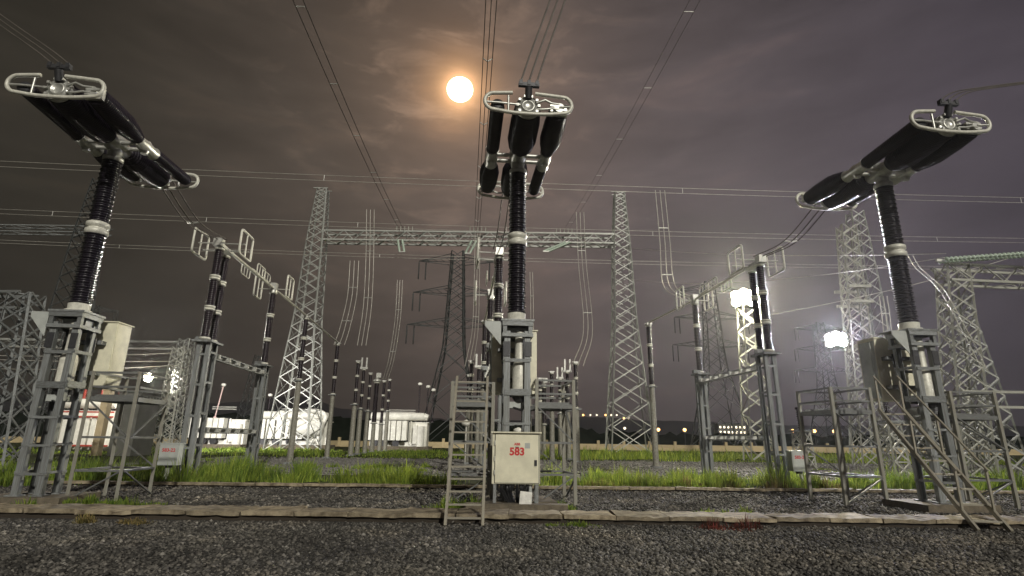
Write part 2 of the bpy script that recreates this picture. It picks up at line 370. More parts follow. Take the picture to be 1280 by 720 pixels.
for name, n, xr, yr, lo, hi, w, m, lab in (
    ('tall_grass', 15000, (-15.5, -7.4), (19.0, 23.0), .28, .76, .022, 'grass', 'tall green grass growing behind the rear kerb on the left'),
    ('tall_grass', 4300, (-6.4, -3.2), (18.9, 20.2), .2, .7, .022, 'grass2', 'thin tall grass tufts left of the ladder'),
    ('tall_grass', 17000, (1.0, 12.8), (19.2, 23.0), .18, .54, .022, 'grass2', 'tall bright grass growing along the rear kerb on the right'),
    ('tall_grass', 4500, (12.5, 22), (18.6, 23), .3, .7, .022, 'grass', 'low grass behind the right breaker platform'),
    ('tall_grass', 4200, (-25, -15), (17.5, 22.5), .3, .7, .022, 'grass', 'low grass behind the left breaker frame'),
    ('short_grass', 15000, (-44, -2), (44, 66), .12, .45, .05, 'grass', 'short grass in front of the white tanks'),
    ('short_grass', 17000, (2, 46), (44, 70), .2, .75, .06, 'grass2', 'bright weeds across the yard on the right'),
    ('short_grass', 3500, (-40, -16), (26, 40), .15, .4, .035, 'grass', 'low grass on the ground beside the left bay posts'),
    ('short_grass', 2600, (-15, -4), (26, 32), .08, .3, .03, 'grass', 'sparse grass on the soil strip in mid yard'),
    ('short_grass', 3000, (14, 40), (25, 38), .12, .4, .035, 'grass2', 'grass beside the right lamp tower'),
    ('tall_grass', 700, (-3.2, -1.6), (18.9, 20.6), .2, .6, .022, 'grass2', 'sparse thin grass just left of the ladder'),
    ('tall_grass', 1500, (1.0, 12.8), (19.2, 22.2), .45, .85, .018, 'grass2', 'long arching grass stalks over the right grass strip'),
    ('tall_grass', 600, (-15, -4), (19.2, 22.0), .6, 1.1, .018, 'grass2', 'long arching grass stalks over the left grass strip'),
    ('dry_grass', 1800, (1.0, 13), (18.95, 20.5), .15, .55, .016, 'drygrass', 'dry yellow stalks along the right grass strip'),
    ('dry_grass', 1200, (-14, -3), (18.95, 20.5), .15, .5, .016, 'drygrass', 'dry yellow stalks along the left grass strip'),
    ('weeds', 1300, (-1.65, -.75), (13.0, 13.8), .08, .26, .02, 'grass', 'small green weeds behind the ladder foot'),
    ('weeds', 900, (4.2, 5.2), (12.5, 12.9), .06, .2, .02, 'grass2', 'small green weeds on the gravel right of the cabinet'),
    ('weeds', 1700, (-10.4, -8.2), (12.6, 14.2), .06, .25, .02, 'grass', 'low weeds under the left platform'),
    ('weeds', 700, (.6, 1.5), (13.4, 14.2), .05, .18, .02, 'grass', 'low weeds under the middle platform'),
    ('dry_grass', 1300, (-7.5, -2.6), (12.35, 12.8), .04, .16, .012, 'drygrass', 'dry yellow grass along the back of the front kerb'),
    ('dry_grass', 600, (-8.2, -6.6), (11.0, 11.35), .05, .2, .012, 'drygrass', 'dry grass tuft in front of the left kerb'),
    ('weeds', 350, (.3, 1.6), (11.1, 11.3), .04, .12, .014, 'grass', 'weeds at the foot of the kerb beside the cabinet'),
    ('red_weeds', 900, (3.8, 4.9), (10.85, 11.25), .05, .2, .014, 'redweed', 'reddish dry weeds in front of the right kerb'),
):
    x, y, hk = patch(n, xr, yr, .12 if 'weeds' in name or ('dry' in name and yr[1] < 15) else (.24 if yr[0] < 30 else .8))
    blades(name, x, y, H(n, lo, hi) * hk, w * RNG.uniform(.7, 1.4, n), M[m], lab)

# ------------------------------------------------------------------ kerbs: rows of worn slabs
def slab_mesh(Lx, Ly, Lz, seed, m):
    r = random.Random(seed); b = MB(); nx, ny = 7, 3; top = []; bot = []
    for j in range(ny + 1):
        for i in range(nx + 1):
            ex = (i in (0, nx)); ey = (j in (0, ny)); k = .014 if not (ex or ey) else .022
            x = (i / nx - .5) * Lx + (r.uniform(-1, 1) * .012); y = (j / ny - .5) * Ly + (r.uniform(-1, 1) * (.016 if ey else .008))
            top.append((x, y, Lz - (abs(r.gauss(0, .012)) if (ex or ey) else 0) + r.uniform(-k, k) * .5)); bot.append((x + r.uniform(-.01, .01), y + r.uniform(-.02, .02) * ey, Lz - .075 - r.uniform(0, .015)))
    n1 = len(top); fs = []
    for j in range(ny):
        for i in range(nx):
            a = j * (nx + 1) + i; fs.append((a, a + 1, a + nx + 2, a + nx + 1))
    ring = [i for i in range(nx + 1)] + [(j + 1) * (nx + 1) - 1 for j in range(1, ny + 1)] + [ny * (nx + 1) + i for i in range(nx - 1, -1, -1)] + [j * (nx + 1) for j in range(ny - 1, 0, -1)]
    for a, c in zip(ring, ring[1:] + ring[:1]): fs.append((a + n1, c + n1, c, a))
    b.add(top + bot, fs); return b.mesh('slab', m)
def kerb(label, x0, x1, yc, slope, Lx, Ly, Lz, m):
    k = bpy.data.objects.new('kerb', None); COL.objects.link(k); struct(k); k['label'] = label
    V = [slab_mesh(Lx - .022, Ly, Lz, s, m) for s in range(5)]
    n = int((x1 - x0) / Lx)
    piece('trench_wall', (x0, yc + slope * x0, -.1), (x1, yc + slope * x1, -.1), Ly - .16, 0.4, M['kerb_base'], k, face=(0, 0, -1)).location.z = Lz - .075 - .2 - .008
    for i in range(n):
        o = link('slab', V[i % 5 if random.random() > .3 else random.randrange(5)], k); x = x0 + (i + .5) * Lx
        o.location = (x, yc + slope * x + random.uniform(-.015, .015), random.uniform(-.008, .006))
        o.rotation_euler = (random.uniform(-.02, .015), random.uniform(-.010, .010), slope + random.uniform(-.005, .005))
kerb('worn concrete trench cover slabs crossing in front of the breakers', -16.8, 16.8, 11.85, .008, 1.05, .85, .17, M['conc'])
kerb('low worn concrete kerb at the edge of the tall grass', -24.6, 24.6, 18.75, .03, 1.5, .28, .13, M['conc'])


# ------------------------------------------------------------------ live tank circuit breakers
def make_breaker(label):
    t = thing('circuit_breaker', label, 'circuit breaker', group='tall breaker columns in a row')
    # concrete footing, four channel legs, battens on every face
    b = MB(); b.box((0, .1, .07), (1.9, 1.5, .2)); b.build('footing', M['conc2'], t)
    X, Y = .26, .28
    for sx in (-1, 1):
        for sy in (-1, 1):
            piece('leg', (sx * X, sy * Y, .172), (sx * X, sy * Y, 4.28), .15, .13, M['galv'], t, 'channel', face=(0, sy, 0))
            piece('foot_plate', (sx * X, sy * Y, .170), (sx * X, sy * Y, .20), .3, .26, M['galv'], t)
            piece('knee', (sx * (X + .02), sy * (Y + .075), 3.62), (sx * (X + .02), sy * (Y + .075), 4.0), .17, .03, M['dark'], t)
    for z, h in ((.66, .06), (1.30, .05), (1.95, .06), (2.72, .16), (3.52, .08)):
        for s in (-1, 1):
            o = piece('batten', (-X - .06, s * (Y + .078), z), (X + .06, s * (Y + .078), z), .025, h, M['galv'], t, face=(0, 0, -1))
            o = piece('batten', (s * (X + .088), -Y - .06, z + .03), (s * (X + .088), Y + .06, z + .03), .02, h, M['galv'], t, face=(0, 0, -1))
    for z, w in ((4.17, .09), (4.47, .12)):
        for s in (-1, 1):
            piece('top_beam', (-.40, s * .385, z), (.40, s * .385, z), .06, w, M['galv'], t, face=(0, 0, -1))
            piece('top_beam', (s * .37, -.355, z), (s * .37, .355, z), .06, w, M['galv'], t, face=(0, 0, -1))
    for sx in (-1, 1):
        for sy in (-1, 1): piece('top_post', (sx * .33, sy * .34, 4.21), (sx * .33, sy * .34, 4.41), .10, .10, M['galv'], t)
    b = MB(); b.box((0, 0, 4.555), (.86, .86, .05)); b.build('top_plate', M['galv'], t)
    b = MB()
    vs = [(-.43, -.34, 4.5), (-.85, -.34, 4.5), (-.85, -.34, 4.40), (-.43, -.34, 3.9)]
    b.add([(x, y - .012, z) for x, y, z in vs] + [(x, y + .012, z) for x, y, z in vs], [(0, 1, 2, 3), (7, 6, 5, 4), (0, 4, 5, 1), (1, 5, 6, 2), (2, 6, 7, 3), (3, 7, 4, 0)])
    b.box((-.64, -.1, 4.512), (.42, .5, .02)); b.build('gusset', M['grey_paint'], t)
    # operating mechanism hanging between the legs
    b = MB(); b.lathe([(2.62, .15), (2.66, .23), (2.74, .23), (2.76, .19), (3.40, .19), (3.55, .14), (3.95, .13), (4.3, .13)], (.09, -.06, 0), n=20)
    me = b.build('operating_mechanism', M['flange'], t)
    b = MB(); b.lathe([(2.5, .12), (2.62, .2)], (.09, -.06, 0)); b.build('mechanism_cap', M['dark'], me)
    b = MB(); b.box((-.05, .1, 2.42), (.5, .4, .16)); b.build('linkage', M['grey_paint'], t)
    b = MB(); b.box((.0, .1, 4.3), (.55, .3, .22)); b.build('coupling_box', M['grey_paint'], t)
    b = MB(); b.tube([(-.2, 0, 2.4), (.15, -.2, 2.28), (.22, -.22, 2.45)], .03); b.build('hose', M['black'], t)
    # drive cabinet on the far side
    b = MB(); b.box((.02, .98, 3.62), (1.22, .66, 1.72)); cb = b.build('drive_cabinet', M['cream'], t)
    b = MB(); b.box((.02, .98, 4.495), (1.30, .74, .03)); b.build('cabinet_roof', M['cream'], cb)
    b = MB(); b.box((.636, .98, 3.62), (.012, .58, 1.60)); b.build('side_door', M['cream'], cb)
    b = MB(); b.box((-.596, .98, 3.62), (.012, .58, 1.60)); b.tube(spline([(-.62, .8, 4.4), (-.66, .75, 4.0), (-.63, .8, 3.6), (-.62, .72, 2.8)], 5), .018, 6); b.build('cable_and_door', M['grey_paint'], cb)
    for z in (3.9, 3.1):
        b = MB(); b.box((0, .55, z), (.9, .2, .1)); b.build('cabinet_bracket', M['galv'], t)
    # column of two insulator sections
    b = MB(); b.lathe([(4.58, .30), (4.64, .30), (4.66, .24), (4.80, .25), (4.82, .20)], n=24); b.build('base_flange', M['flange'], t)
    b = MB(); b.lathe(sheds(4.82, 6.76, .185, .25, .066), n=24); b.build('column_insulator', M['porc'], t)
    b = MB(); b.lathe([(6.72, .22), (6.76, .27), (6.86, .27), (6.88, .22), (6.93, .22), (6.95, .27), (7.05, .27), (7.08, .22)], n=24); b.build('middle_flange', M['flange'], t)
    b = MB(); b.lathe(sheds(7.08, 8.92, .18, .245, .066), n=24); b.build('column_insulator', M['porc'], t)
    b = MB(); b.lathe([(8.9, .21), (8.94, .25), (9.02, .25), (9.04, .2), (9.10, .17), (9.35, .19), (9.45, .26), (9.60, .26), (9.68, .15)], n=24)
    b.tube([(0, -.5, 9.44), (0, -.2, 9.43), (0, .2, 9.43), (0, .5, 9.44)], [.17, .24, .24, .17], 16)
    b.build('head_housing', M['alu'], t)
    for sy in (-1, 1):
        piece('cross_tube', (-.76, sy * .17, 9.42), (.76, sy * .17, 9.42), .12, .12, M['alu'], t, 'round')
    for sx in (-1, 1):
        b = MB(); b.tube([(sx * .77, -.42, 9.44), (sx * .77, -.3, 9.43), (sx * .77, 0, 9.42), (sx * .77, .3, 9.43), (sx * .77, .42, 9.44)], [.19, .155, .18, .155, .19], 14)
        b.lathe([(9.2, .09), (9.3, .13), (9.58, .12)], (sx * .77, 0, 0), n=12); b.build('elbow_casting', M['alu'], t)
    for s in (-1, 1):                                       # near half (-1) and far half (+1), turned about the column
        P = lambda x, d, z=0: (-s * x, s * d, 9.44 + .05 * d + z)
        ax = Vector((0, s, .05))
        rip = lambda prof: [q for i in range(len(prof) - 1) for q in ripple(prof[i], prof[i + 1])]
        def ripple(p, q):
            n = max(1, int((q[0] - p[0]) / .055)); out = []
            for k in range(n):
                u = k / n; d = p[0] + (q[0] - p[0]) * u; r = p[1] + (q[1] - p[1]) * u
                out += [(d, r), (d + .018, r + .028), (d + .030, r + .028), (d + .048, r)]
            return out
        o = P(0, 0)
        b = MB(); b.lathe(rip([(.42, .21), (.62, .31), (.95, .365), (1.7, .355), (2.26, .30)]), o, ax, 22); b.build('interrupter', M['porc'], t)
        b = MB(); b.lathe(rip([(.40, .15), (2.30, .155)]), P(-.76, 0), ax, 16); ca = b.build('grading_capacitor', M['porc'], t)
        b = MB(); b.lathe([(2.28, .15), (2.34, .17), (2.40, .15), (2.41, .06)], P(-.76, 0), ax, 16); b.build('capacitor_cap', M['dark'], ca)
        b = MB(); b.lathe(rip([(.40, .15), (.75, .23), (1.05, .27), (1.7, .255), (2.22, .21)]), P(.78, 0), ax, 18); re = b.build('closing_resistor', M['porc'], t)
        b = MB(); c0 = Vector(P(.78, 2.28)); b.box(c0, (.42, .10, .30)); b.lathe([(2.32, .10), (2.36, .13), (2.42, .13)], P(.78, 0), ax, 12); b.build('resistor_cap', M['alu'], re)
        # bolted end flange with spokes
        b = MB(); b.lathe([(2.24, .24), (2.28, .31), (2.36, .31), (2.38, .24), (2.40, .17), (2.42, .17), (2.43, .13), (2.40, .12), (2.40, .02)], o, ax, 22)
        c0 = Vector(P(0, 2.40))
        for k in range(10):
            a = 2 * PI * k / 10; b.box(c0 + Vector((math.cos(a) * .265, s * .01, math.sin(a) * .265)), (.06, .07, .06))
        b.build('end_flange', M['alu'], t)
        # corona ring: flattened loop, open at the top
        hw, hh, rr = 1.08, .23, .23; yc = P(0, 2.46)[1]; zc = 9.44 + .05 * 2.46 + .03; pts = []
        pts.append((-.40, yc, zc + hh + .04))
        for k in range(9): a = PI / 2 + PI * k / 8; pts.append((-(hw - rr) + rr * math.cos(a), yc, zc + hh * math.sin(a)))
        pts += [(-.35, yc, zc - hh - .06), (.35, yc, zc - hh - .06)]
        for k in range(9): a = -PI / 2 + PI * k / 8; pts.append(((hw - rr) + rr * math.cos(a), yc, zc + hh * math.sin(a)))
        pts.append((.16, yc, zc + hh + .05))
        pts = [(-s * x, y, z) for x, y, z in pts]
        b = MB(); b.tube(spline(pts, 3), .048, 10); rg = b.build('corona_ring', M['flange'], t)
        b = MB()
        for pp in ([P(.20, 2.42, .08), P(.42, 2.45, .16), P(.58, 2.42, .10), P(.78, 2.40, .10)], [P(.22, 2.42, -.10), P(.45, 2.45, -.10), P(.6, 2.42, -.04), P(.78, 2.40, -.06)],
                   [P(-.20, 2.42), P(-.76, 2.46), P(-1.06, 2.46)], [P(-.5, 2.46, -.21), P(-.5, 2.46, .21)], [P(.78, 2.42), P(1.06, 2.46)]):
            b.tube(pp, .028, 8)
        b.build('ring_bracket', M['alu'], rg)
        b = MB(); b.tube([P(0, 2.40, .2), P(0, 2.50, .46)], .09, 10); b.box(P(0, 2.50, .52), (.52, .10, .10))
        for k in (-1, 0, 1): b.box(P(k * .2, 2.5, .56), (.08, .13, .12))
        b.build('terminal_clamp', M['dark'], t)
    return t
BRK = [((-11.2, 13.75, 0), 'leftmost breaker column carrying a T-shaped head of black insulators'),
       ((.13, 14.2, 0), 'middle breaker column standing behind the cream cabinet numbered 583'),
       ((11.0, 14.75, 0), 'rightmost breaker column beside the sloping access stair')]
brk = make_breaker(BRK[1][1]); brk.location = BRK[1][0]; brk.rotation_euler.z = RZ
for p, lab in (BRK[0], BRK[2]):
    c = copy_tree(brk); c.location = p; c['label'] = lab

# conductors from the near terminals up to the overhead bus, three to a bundle
def cable(name, label, lines, r, m, group=None, n=6, clamps=(), wire='wire'):
    t = thing(name, label, 'cable', (0, 0, 0), 0, group)
    for k, pts in enumerate(lines):
        b = MB(); b.tube(pts, r, n); b.build(wire, m, t)
    for c in clamps:
        b = MB()
        for p, q in zip(c, c[1:]): b.tube([p, q], r * 1.3, 5)
        b.build('spacer', M['alu'], t)
    return t
def bundle(pts, off, n=8): return [spline([Vector(p) + Vector(o) for p in pts], n) for o in off]
O3 = [(-.20, 0, .02), (0, 0, 0.02), (.20, 0, .02)]
G3 = 'three-wire leads rising from the breaker heads'
def term(i, s):
    """world position of a breaker's terminal clamp; s=-1 near, +1 far"""
    p = Vector(BRK[i][0]); return p + Matrix.Rotation(RZ, 3, 'Z') @ Vector((0, s * 2.5, 9.44 + .05 * 2.5 + .6))
a = term(1, -1); cable('terminal_lead', 'three dark cables rising straight from the middle breaker head', bundle([a, a + Vector((.25, .05, .9)), a + Vector((.72, .3, 2.6)), a + Vector((1.45, .9, 5.5)), a + Vector((2.6, 2.0, 11))], O3), .024, M['wire_dark'], G3)
a = term(0, -1); cable('terminal_lead', 'three cables running up and left from the left breaker head', bundle([a, a + Vector((-.5, .05, .38)), a + Vector((-1.6, .3, 1.15)), a + Vector((-5, 1, 3.5)), a + Vector((-14, 3, 9.5))], O3), .016, M['wire_dark'], G3)
a = term(2, -1); cable('terminal_lead', 'three cables curving right from the right breaker head', bundle([a, a + Vector((.5, .1, .32)), a + Vector((1.5, .35, .66)), a + Vector((5, 1.2, 1.7)), a + Vector((12, 3, 3.8))], O3), .015, M['wire_dark'], G3)


# ------------------------------------------------------------------ control cabinet and its pieces
def control_cabinet():
    t = thing('control_cabinet', 'cream control cabinet with red number 583 in front of the middle breaker', 'control cabinet', (.14, 13.35, 0), RZ * .3)
    b = MB(); b.box((0, 0, 1.16), (1.10, .42, 1.12)); b.build('body', M['cream'], t)
    b = MB(); b.box((.02, -.2115, 1.155), (1.035, .006, 1.09)); b.build('door_seal', M['dark'], t)
    b = MB(); b.box((.02, -.226, 1.155), (1.00, .022, 1.06)); d = b.build('door', M['cream'], t)
    b = MB(); b.box((.45, -.245, 1.06), (.06, .03, .13)); b.box((.455, -.266, 1.08), (.025, .02, .07)); b.build('handle', M['dark'], d)
    b = MB()
    for z in (.85, 1.15, 1.5): b.box((-.495, -.243, z), (.025, .02, .10))
    b.build('hinge', M['alu'], d)
    b = MB(); b.box((-.02, -.238, .90), (.28, .006, .14)); b.build('vent_panel', M['cream'], d)
    b = MB(); b.box((.26, -.238, 1.44), (.12, .006, .12)); b.build('window', M['grey_paint'], d)
    b = MB(); b.box((0, -.01, 1.735), (1.18, .54, .03)); b.build('roof', M['cream'], t)
    text('583', .235, (.02, -.238, 1.30), M['red'], d, 'number', .009)
    text('ABB', .078, (.02, -.238, 1.47), M['red'], d, 'small_letters', .003)
    b = MB(); b.box((.02, -.238, 1.405), (.09, .006, .018)); b.build('small_plate', M['dark'], d)
    for sx in (-1, 1):
        for sy in (-1, 1): piece('leg', (sx * .48, sy * .16, -.02), (sx * .48, sy * .16, .60), .07, .07, M['galv'], t)
    # dark bundle of cables under the floor of the cabinet
    for k in range(14):
        x = -.38 + k * .052 + random.uniform(-.02, .02); b = MB()
        b.tube(spline([(x, -.08 + random.uniform(-.08, .08), .62), (x + random.uniform(-.05, .05), -.1, .5), (x * .8 + random.uniform(-.08, .08), -.02, .36), (x * .4 + .05, .1, .05)], 4), .032, 7)
        b.build('cable', M['black'], t)
    piece('conduit', (.33, -.05, .0), (.33, -.05, .58), .10, .10, M['grey_paint'], t, 'round')
    return t
control_cabinet()
b = MB(); b.box((.36, 13.0, .22), (.27, .03, .46), Matrix.Rotation(.10, 3, 'Y') @ Matrix.Rotation(-.15, 3, 'X')); tag(b.build('notice_board', M['white_dirty']), 'small blank white board leaning under the cream cabinet', 'board')

def switch_box(loc, num, label, leg_x):
    t = thing('switch_box', label, 'control box', loc, RZ)
    b = MB(); b.box((0, 0, .92), (.62, .34, .70)); b.build('body', M['grey_paint'], t)
    b = MB(); b.box((0, -.178, .92), (.56, .016, .64)); b.build('door', M['grey_paint'], t)
    b = MB(); b.box((0, 0, 1.285), (.68, .40, .03)); b.build('roof', M['grey_paint'], t)
    text(num, .155, (0, -.190, 1.06), M['red'], t, 'number', .004)
    b = MB(); b.lathe([(.48, .10), (.57, .14)], (0, 0, 0), n=10); b.build('cable_gland', M['black'], t)
    piece('conduit', (leg_x, 0, 0), (leg_x * .6, 0, .5), .13, .13, M['alu'], t, 'round')
switch_box((-11.72, 19.7, 0), '583-22', 'grey box numbered 583-22 beside the left disconnector support', -.05)
switch_box((10.62, 21.0, 0), '583-21', 'pale box numbered 583-21 on the right disconnector support', .1)


# ------------------------------------------------------------------ work platforms, ladder, stair
def railing(t, a, b, zs, m, w=.05):
    for z in zs: piece('rail', (*a, z), (*b, z), w, w, m, t)
def platform(loc, rz, W, D, zd, zt, label, slope=0):
    """W along local x, D along local y, posts at the corners, deck at zd, top rail at zt"""
    t = thing('work_platform', label, 'platform', loc, rz, 'steel work platforms beside the breakers')
    c = [(0, 0), (W, 0), (W, D), (0, D)]
    for x, y in c: piece('post', (x, y, 0), (x, y, zt), .085, .085, M['galv_old'], t, 'angle')
    for i in range(4):
        a, b_ = c[i], c[(i + 1) % 4]; d = (Vector(b_) - Vector(a)).normalized() * .045
        a2, b2 = (a[0] + d.x, a[1] + d.y), (b_[0] - d.x, b_[1] - d.y)
        railing(t, a2, b2, (zt - .03, zt - .38), M['rail'])
        piece('edge_beam', (*a2, zd), (*b2, zd), .06, .11, M['rail'], t, face=(0, 0, -1))
        railing(t, a2, b2, (zd * .62, zd * .30), M['rail'])
    k = int(D / .16)
    for i in range(k):
        y = .06 + (D - .12) * (i + .5) / k; piece('deck_bar', (.05, y, zd + .065), (W - .05, y, zd + .065), .02, .10, M['rail'], t, face=(0, 0, 1))
    for p, q in (((0, 0, zd), (W, 0, zd * .62)), ((W, 0, zd * .30), (0, 0, .05)), ((W, D, zd), (W, 0, zd * .62)), ((W, 0, zd * .30), (W, D, .06)), ((0, D, zd * .62), (W, D, zd * .3))):
        v = (Vector(q) - Vector(p)).normalized() * .05; n = Vector((.0, -.05, 0)) if p[1] == q[1] == 0 else Vector((.05, 0, 0)) if p[0] == q[0] else Vector((0, .05, 0))
        piece('brace', Vector(p) + v + n, Vector(q) - v + n, .045, .03, M['rail'], t)
    return t
def local(i, x, y): return Vector(BRK[i][0]) + Matrix.Rotation(RZ, 3, 'Z') @ Vector((x, y, 0))
platform(local(0, .75, -.05), RZ, 1.1, 1.45, 2.42, 3.1, 'steel work platform to the right of the left breaker')
platform(local(1, .58, .25), RZ, .98, 1.5, 2.42, 3.12, 'steel work platform to the right of the middle breaker')
platform(local(1, -1.62, .1), RZ, 1.05, 1.4, 2.42, 3.0, 'steel work platform behind the leaning ladder')
platform(local(2, -2.05, .75), RZ, 1.15, 1.5, 2.42, 3.1, 'steel work platform to the left of the right breaker')
platform(local(2, 1.0, .2), RZ, 1.3, 1.5, 2.3, 3.0, 'steel work platform at the right side of the right breaker')
def ladder(a, b, wvec, n, label, w=.06, rail_top=0, cat='ladder', name='ladder', tread=.04):
    t = thing(name, label, cat, a)
    a0 = Vector((0, 0, 0)); b0 = Vector(b) - Vector(a); wv = Vector(wvec)
    f = b0.cross(wv).normalized()
    for s in (0, 1): piece('side_rail', a0 + wv * s, b0 + wv * s, w * .7, w * 1.5, M['ladder'], t, face=f)
    for k in range(n):
        p = a0.lerp(b0, (k + .6) / (n + .1)); piece('rung', p + wv * .03, p + wv * .97, tread, .035, M['ladder'], t)
    return t
ladder((-1.19, 10.98, 0), (-1.24, 12.7, 2.95), (.70, .03, 0), 13, 'worn leaning ladder left of the cream cabinet', .075)
st = ladder((8.95, 11.2, 0), (9.55, 14.4, 2.45), (.55, -.1, 0), 9, 'sloping access stair in front of the right breaker', .07, name='access_stair', cat='stair', tread=.13)
for s in (0, 1):
    o0 = Vector((.55, -.1, 0)) * s; pts = [Vector((0, 0, 0)), Vector((.6, 3.2, 2.45))]
    for k in (.12, .55, .98): p = pts[0].lerp(pts[1], k) + o0; piece('baluster', p, p + Vector((0, 0, .85)), .04, .04, M['ladder'], st)
    piece('handrail', pts[0].lerp(pts[1], .10) + o0 + Vector((0, 0, .85)), pts[1] + o0 + Vector((0, 0, .85)), .035, .035, M['ladder'], st)
for nm, c, lab in (('concrete_block', (.15, 13.05, .09), 'low concrete block behind the kerb under the cream cabinet'),):
    b = MB(); b.box(c, (2.3, .35, .2)); tag(b.build(nm, M['conc2']), lab, 'block')


# ------------------------------------------------------------------ disconnectors and post insulators
def insulator(t, x, y, z0, z1, k, r, name='insulator', m='porc_b'):
    """k stacked sections with pale flanges"""
    h = (z1 - z0) / k
    for i in range(k):
        a, c = z0 + i * h + .09, z0 + (i + 1) * h - .09
        b = MB(); b.lathe(sheds(a, c, r * .8, r, .075), (x, y, 0), n=14); b.build(name, M[m], t)
        b = MB(); b.lathe([(z0 + i * h - .0, r * .85), (z0 + i * h + .03, r * 1.15), (z0 + i * h + .085, r * 1.15), (a + .01, r * .8)], (x, y, 0), n=14); b.build('flange', M['flange'], t)
        b = MB(); b.lathe([(c - .01, r * .8), (c + .01, r * 1.15), (c + .06, r * 1.15), (c + .088, r * .85)], (x, y, 0), n=14); b.build('flange', M['flange'], t)
def loop(t, x, y0, y1, z0, z1, r, bars=1, name='corona_ring', lean=0.):
    q = .12; pts = []
    for cy, cz, a0 in ((y1 - q, z1 - q, 0), (y0 + q, z1 - q, PI / 2), (y0 + q, z0 + q, PI), (y1 - q, z0 + q, 1.5 * PI)):
        for k in range(4):
            a = a0 + PI / 2 * k / 3; pts.append((x + lean * (cz - z0), cy + q * math.cos(a), cz + q * math.sin(a)))
    b = MB(); b.tube(pts, r, 7, closed=True)
    for k in range(bars):
        y = y0 + (y1 - y0) * (k + 1) / (bars + 1); b.tube([(x, y, z0 + .02), (x + lean * (z1 - z0), y, z1 - .02)], r * .7, 6)
    return b.build(name, M['flange'], t)
def steel_support(t, x, y, w, d, z1, step=1.15):
    for sx in (-1, 1):
        for sy in (-1, 1): piece('leg', (x + sx * w, y + sy * d, 0), (x + sx * w, y + sy * d, z1), .15, .13, M['galv'], t, 'channel', face=(0, sy, 0))
    n = int(z1 / step)
    for k in range(1, n + 1):
        z = z1 * k / (n + .4)
        for sy in (-1, 1): piece('batten', (x - w, y + sy * (d + .07), z), (x + w, y + sy * (d + .07), z), .02, .08, M['galv'], t, face=(0, 0, 1))
        for sx in (-1, 1): piece('batten', (x + sx * (w + .075), y - d, z + .1), (x + sx * (w + .075), y + d, z + .1), .02, .08, M['galv'], t, face=(0, 0, 1))
    b = MB(); b.box((x, y, z1 + .04), (w * 2 + .35, d * 2 + .5, .08)); b.box((x - w - .05, y - .05, z1 + .16), (.4, .24, .16)); b.build('top_plate', M['galv'], t)
def disconnector(label):
    t = thing('disconnect_switch', label, 'disconnector', group='disconnectors behind the breakers')
    D = 6.4                                                  # distance to the fixed-contact post
    steel_support(t, 0, .2, .17, .28, 4.95)
    insulator(t, 0, -.12, 5.05, 8.72, 3, .17); insulator(t, 0, .52, 5.05, 8.62, 3, .15)
    steel_support(t, 0, D, .14, .18, 4.85)
    insulator(t, 0, D, 4.95, 8.65, 3, .16)
    for z, h in ((4.55, .20), (1.75, .18)):                  # slotted beams between the supports
        for dz in (-.5, .5): piece('tie_beam', (0, .75, z + dz * h), (0, D - .32, z + dz * h), .14, .05, M['galv'], t, face=(0, 0, 1))
        for k in range(6): y = .95 + (D - 1.4) * k / 5; piece('tie_plate', (0, y, z - h * .40), (0, y, z + h * .40), .10, .42, M['alu'], t, face=(1, 0, 0))
    b = MB(); b.box((0, .2, 8.80), (.34, 1.25, .12)); b.box((0, -.25, 8.95), (.3, .34, .2)); b.tube([(-.9, .0, 8.95), (.9, .0, 8.95)], .03, 7); b.tube([(-.9, .45, 8.80), (.9, .45, 8.80)], .03, 7); b.build('hinge_contact', M['alu'], t)
    for sx in (-1, 1):
        loop(t, sx * .88, -.45, .75, 8.45, 9.45, .045, 1)
        loop(t, sx * .78, D - .5, D + .5, 8.35, 9.45, .045, 1)
        loop(t, sx * .34, 3.0, 4.0, 8.62, 9.12, .028, 2, 'arcing_loop')
    loop(t, .0, 4.6, 5.7, 8.95, 9.30, .026, 2, 'arcing_loop')
    b = MB(); b.tube([(0, .3, 8.88), (0, D, 8.84)], .065, 10); b.tube([(0, 3.3, 8.87), (0, 4.2, 8.86)], .09, 10); b.build('blade_tube', M['flange'], t)
    b = MB(); b.box((0, D, 8.85), (.3, .34, .5)); b.tube([(-.8, D, 8.8), (.8, D, 8.8)], .03, 7); b.lathe([(8.6, .2), (8.72, .2)], (0, D, 0), n=12); b.build('fixed_contact', M['alu'], t)
    return t
DIS = [((-11.6, 20.5, 0), 'left disconnector with twin black columns and rectangular rings'),
       ((-.55, 21.2, 0), 'middle disconnector partly hidden behind the middle breaker'),
       ((10.3, 21.7, 0), 'right disconnector whose twin columns stand before the bright floodlight')]
dis = disconnector(DIS[0][1]); dis.location = DIS[0][0]; dis.rotation_euler.z = RZ
for p, lab in DIS[1:]:
    c = copy_tree(dis); c.location = p; c['label'] = lab
def dloc(i, y, z=0, x=0): return Vector(DIS[i][0]) + Matrix.Rotation(RZ, 3, 'Z') @ Vector((x, y, z))

# leads from the far end of each breaker head down to its disconnector
for i, lab in enumerate(('three cables dropping from the left breaker head to the left disconnector', 'cables dropping behind the middle breaker column to its disconnector', 'three cables dropping from the right breaker head to the right disconnector')):
    a = term(i, 1) + Vector((0, 0, -.55)); e = dloc(i, -.2, 9.05); mid = a.lerp(e, .5) + Vector((0, 0, -.38))
    ls = bundle([a, mid, e], [(-.25, 0, 0), (0, 0, -.04), (.25, 0, 0)], 10)
    cable('breaker_lead', lab, ls, .022, M['wire_dark'], 'leads from breaker heads to disconnectors', clamps=[[l[10] for l in ls]])

